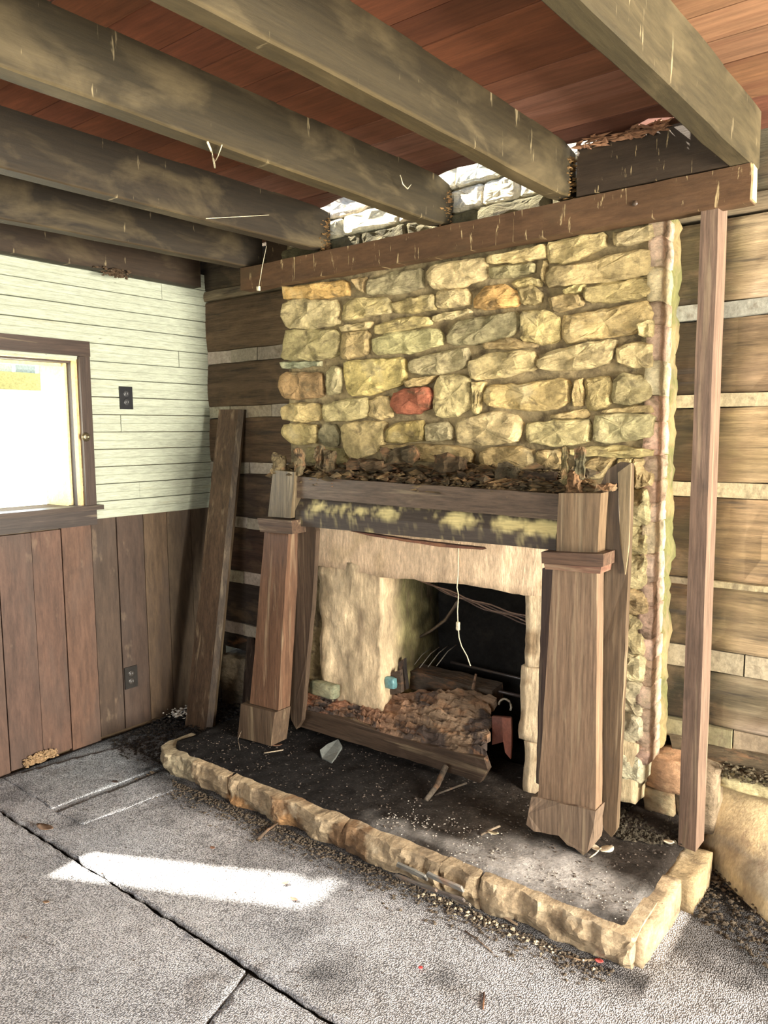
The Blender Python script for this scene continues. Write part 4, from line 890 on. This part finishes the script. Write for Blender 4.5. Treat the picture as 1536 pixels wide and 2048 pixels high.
c = X(171, 874, .022); kb = lathe('brass_knob', [(.020, 0), (.021, .004), (.016, .007), (.013, .010), (.014, .018), (.011, .024), (.006, .025), (.005, .028), (.002, .029)], c, (1, 0, 0), 'brass', None, n=24); tag(kb, 'small round brass knob on the right side of the window frame', 'knob')
nest = chunks('mud_nest', lambda: (Vector((.095 + random.uniform(0, .02), X(228, 540, .09).y + random.gauss(0, .035), 2.262 + random.uniform(-.03, .01))), 1), 150, .010, 'soil', (.10, .065, .04), 'brown mud nest under the dark joist above the white boards', 'nest')
# ================================================================== CARPET
Lx = lambda u, v: Z(u, v, 0).xy
seamA = (Lx(120, 1705), Lx(655, 2048))
def side(p, s): a, b = s; return (b - a).x * (p.y - a.y) - (b - a).y * (p.x - a.x)
blobs = [(Z(30, 1590, 0), .10, .42), (Z(150, 1650, 0), .06, .5), (Z(680, 1950, 0), .10, .40), (Z(890, 1960, 0), .05, .5), (Z(120, 1735, 0), .10, .25), (Z(560, 1690, 0), .22, .40), (Z(640, 1960, 0), .06, .4),
         (Z(700, 1750, 0), .14, .35), (Z(380, 1600, 0), .16, .5), (Z(300, 1530, 0), .12, .55), (Z(1450, 1800, 0), .14, .75), (Z(1350, 1760, 0), .12, .6), (Z(600, 1860, 0), .1, .25)]
def ctint(p):
    k = 1.0 + .10 * noise.noise(p * 3); n = noise.noise(p * 14); n2 = noise.noise(p * 40)
    for c, r, a in blobs:
        d = (Vector((p.x, p.y)) - c.xy).length / r
        if d < 1.6: k *= 1 - a * max(0, min(1, 1.35 - d + n * .7 + n2 * .3))
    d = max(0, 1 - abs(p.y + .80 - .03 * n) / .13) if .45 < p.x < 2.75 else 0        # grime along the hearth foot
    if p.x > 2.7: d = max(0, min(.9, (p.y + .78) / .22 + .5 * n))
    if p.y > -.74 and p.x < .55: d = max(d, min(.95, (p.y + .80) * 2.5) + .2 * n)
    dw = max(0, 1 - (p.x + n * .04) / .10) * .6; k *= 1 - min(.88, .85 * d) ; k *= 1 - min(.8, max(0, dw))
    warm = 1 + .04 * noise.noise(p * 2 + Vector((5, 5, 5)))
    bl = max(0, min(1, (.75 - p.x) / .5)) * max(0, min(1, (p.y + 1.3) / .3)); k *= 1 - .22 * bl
    return (k * warm * (1 - .10 * bl), k, k / warm * (1 + .04 * bl))
def carpet(name, label, keep, z0=0., th=.010, box4=(-.0, FY, RX, .10), step=.022, hfun=None):
    x0, y0, x1, y1 = box4; bm = bmesh.new(); nx, ny = int((x1 - x0) / step), int((y1 - y0) / step)
    V = [[bm.verts.new((x0 + (x1 - x0) * i / nx, y0 + (y1 - y0) * j / ny, z0 + th)) for j in range(ny + 1)] for i in range(nx + 1)]
    for i in range(nx):
        for j in range(ny): bm.faces.new((V[i][j], V[i + 1][j], V[i + 1][j + 1], V[i][j + 1]))
    for (a, b) in keep:      # keep the left side of the directed line a->b
        d = (b - a).normalized(); bmesh.ops.bisect_plane(bm, geom=bm.verts[:] + bm.edges[:] + bm.faces[:], plane_co=(a.x, a.y, 0), plane_no=(d.y, -d.x, 0), clear_outer=True)
    for v in bm.verts:
        n = noise.noise(Vector((v.co.x * 3, v.co.y * 3, z0))); v.co.z += .003 * n + (hfun(v.co) if hfun else 0)
        if v.is_boundary: q = noise.noise_vector(v.co * 30) * .008; v.co.x += q.x; v.co.y += q.y
    ed = [e for e in bm.edges if e.is_boundary]; r = bmesh.ops.extrude_edge_only(bm, edges=ed)
    for v in [g for g in r['geom'] if isinstance(g, bmesh.types.BMVert)]: v.co.z = z0
    vs = [v.co.copy() for v in bm.verts]; bm.verts.index_update(); fs = [tuple(v.index for v in f.verts) for f in bm.faces]; bm.free()
    o = mk(name, vs, fs, 'carpet', None, smooth=True, tint=ctint, origin=Vector((0, 0, 0))); return tag(o, label, 'carpet')
def off(s, d): a, b = s; t = (b - a).normalized(); nrm = Vector((-t.y, t.x)) * d; return (a + nrm, b + nrm)
rev = lambda s: (s[1], s[0])
lift = lambda s, h: (lambda p: h * math.exp(-abs(side(Vector((p.x, p.y)), s) / (s[1] - s[0]).length) / .03))
carpet('carpet', 'large grey loop-pile carpet sheet in front of the hearth right of the open seam', [off(seamA, .010)], hfun=lift(seamA, .008))
br = (Lx(492, 1952), Lx(400, 2070))
carpet('carpet', 'grey carpet sheet at the lower left of the open seam', [rev(off(seamA, -.008)), rev(off(br, -.003))], hfun=lift(seamA, .004), box4=(0, FY, 2.6, .1), step=.03)
carpet('carpet', 'small grey carpet corner at the bottom between seam and side cut', [rev(off(seamA, -.008)), off(br, .006)], box4=(.5, FY, RX, -1.0), step=.03)
flapp = [Lx(8, 1560), Lx(105, 1622), Lx(330, 1537), Lx(255, 1495)]
carpet('carpet_scrap', 'bluish carpet scrap lying on top along the left wall', [(flapp[i], flapp[(i + 1) % 4]) for i in range(4)] if side(flapp[2], (flapp[0], flapp[1])) > 0 else [(flapp[(i + 1) % 4], flapp[i]) for i in range(4)], .010, .005, (-.0, -1.5, .9, -.5), .02)
fl2 = [Lx(115, 1630), Lx(165, 1655), Lx(350, 1585), Lx(332, 1545)]
carpet('carpet_scrap', 'narrow grey carpet strip beside the bluish scrap pointing at the hearth end', [(fl2[i], fl2[(i + 1) % 4]) for i in range(4)] if side(fl2[2], (fl2[0], fl2[1])) > 0 else [(fl2[(i + 1) % 4], fl2[i]) for i in range(4)], .010, .0045, (-.0, -1.6, 1.0, -.5), .02)
# loose dirt
P1 = [(0.02, -.72), (.30, -.80), (.50, -.72), (.50, -.05), (.02, -.05)]
chunks('dirt_heap', spread(P1, lambda x, y: .012 + .06 * max(0, (y + .65)) * random.random()), 1700, .009, 'soil', (.035, .031, .028), 'dark dirt and crumbs heaped in the left corner behind the hearth', 'dirt')
P2 = [(2.72, -.42), (2.95, -.55), (3.9, -.75), (3.9, -.30), (2.95, -.28), (2.70, -.12)]
chunks('dirt_heap', spread(P2, lambda x, y: .012 + .015 * random.random()), 2200, .008, 'soil', (.07, .055, .04), 'brown dirt spread right of the hearth below the footing rock', 'dirt')
chunks('hearth_rubble', lambda: (Vector((random.uniform(.5, 2.6), -.80 - abs(random.gauss(0, .045)) * (.4 + abs(math.sin(random.random() * 3))), .012)), 1), 1700, .006, 'soil', (.12, .095, .07), 'crumbled dirt and chips along the foot of the hearth front', 'rubble')
chunks('stone_chips', lambda: (Vector((random.triangular(1.85, 2.6, 2.1), -.808 - abs(random.gauss(0, .025)), .014)), 1), 70, .007, 'soil', (.48, .40, .28), 'pale stone chips at the foot of the hearth near the splinters', 'stone chips')
P3 = [(2.45, -.33), (2.62, -.25), (2.62, -.03), (2.36, -.03), (2.40, -.30)]
chunks('soot_heap', spread(P3, lambda x, y: HZ + .012 + .12 * max(0, y + .28) * random.random()), 900, .011, 'soil', (.05, .042, .03), 'black clumpy soot heap between the mantel and the post', 'soot')
chunks('floor_specks', lambda: (Vector((random.uniform(.2, 3.3), random.uniform(-1.9, -.85), .0135)), 1), 420, .0032, 'soil', (.08, .06, .05), 'scattered dark specks and crumbs over the carpet', 'specks')
chunks('ledge_rubble', lambda: (Vector((random.uniform(2.68, 3.6), random.uniform(-.07, .0), .318 + random.random() * .035)), 1), 700, .010, 'soil', (.10, .082, .052), 'crumbly dirt on the ledge of the right stone footing', 'rubble')
def foam():
    t = random.random(); p = X(50 + 60 * t, 1532 - 38 * t, .012); return Vector((.006 + random.random() * .018, p.y + random.gauss(0, .006), .02 + random.random() * (.045 - .02 * abs(t - .5)))), 1
chunks('crumbled_filler', foam, 260, .010, 'soil', (.40, .27, .15), 'tan crumbled filler at the foot of the wainscot', 'filler')
cc = Z(350, 1438, .02); chunks('plaster_crumbs', lambda: (Vector((cc.x + .05 + random.gauss(0, .03), cc.y + random.gauss(0, .03), .05 + random.random() * .03)), 1), 90, .010, 'soil', (.50, .48, .43), 'pale plaster crumbs at the foot of the tall leaning board', 'plaster crumbs')
# cobwebs
def web(pts, x=None, y=None, z=None, r=.0012, label=''):
    q = [X(u, v, x) if x is not None else Y(u, v, y) if y is not None else Z(u, v, z) for u, v in pts]; return tag(tube('cobweb', q, r, 'web', None, n=4), label, 'cobweb')
web([(415, 284), (422, 300), (427, 320), (430, 335)], z=2.262, r=.003, label='pale cobweb tuft hanging under the third joist')
web([(444, 290), (436, 312), (431, 322)], z=2.262, r=.0014, label='thin web thread beside the hanging tuft')
web([(412, 437), (470, 434), (538, 430)], x=1.115, r=.0012, label='web thread stretched along the rotten-stub joist')
web([(800, 350), (806, 368), (815, 378), (822, 368)], x=1.735, r=.002, label='curled pale thread on the joist with the splintered end')
web([(533, 492), (525, 530), (518, 572)], y=-.28, r=.0012, label='web thread over the left end of the header beam')
rock('web_tuft', Y(517, 577, -.28), (.016, .012, .02), 'web', bpy.data.objects['cobweb.004'], n=4)

# ================================================================== OUTSIDE
gd = box('ground', (-90, -80, -.5), (90, 80, -.45), 'yard', None, n=(4, 4)); tag(gd, 'sunlit ground outside', kind='structure')
pr = empty('sun_block_roof', (-1, -.6, 2.5), 'pale boarded porch roof outside the left window, unseen, sized to block the sun', 'roof')  # unseen roof, its extent set to keep sun off the main window
for k in range(16):
    y0 = -1.95 + .22 * k; box('sun_block_board', (-2.3, y0 + .003, 2.50), (-.30, y0 + .217, 2.53), 'plain', pr, rc((.40, .46, .50), .2), 'x', n=(1, 1))
pb = box('porch_beam', (-1.56, -1.95, 1.79), (-1.46, 1.4, 1.90), 'plain', None, (.60, .55, .28), 'y'); tag(pb, 'pale yellowish porch beam seen through the window', 'beam')
pf = empty('porch_screen', (-1.5, -.3, 1.9), 'row of bluish white porch slats above the porch beam outside the window', 'slats')
for k in range(22): box('slat', (-1.52, -1.94 + .15 * k, 1.901), (-1.50, -1.94 + .15 * k + .125, 2.499), 'plain', pf, rc((.60, .68, .78) if k % 2 else (.75, .78, .78), .1), 'z', n=(1, 1))
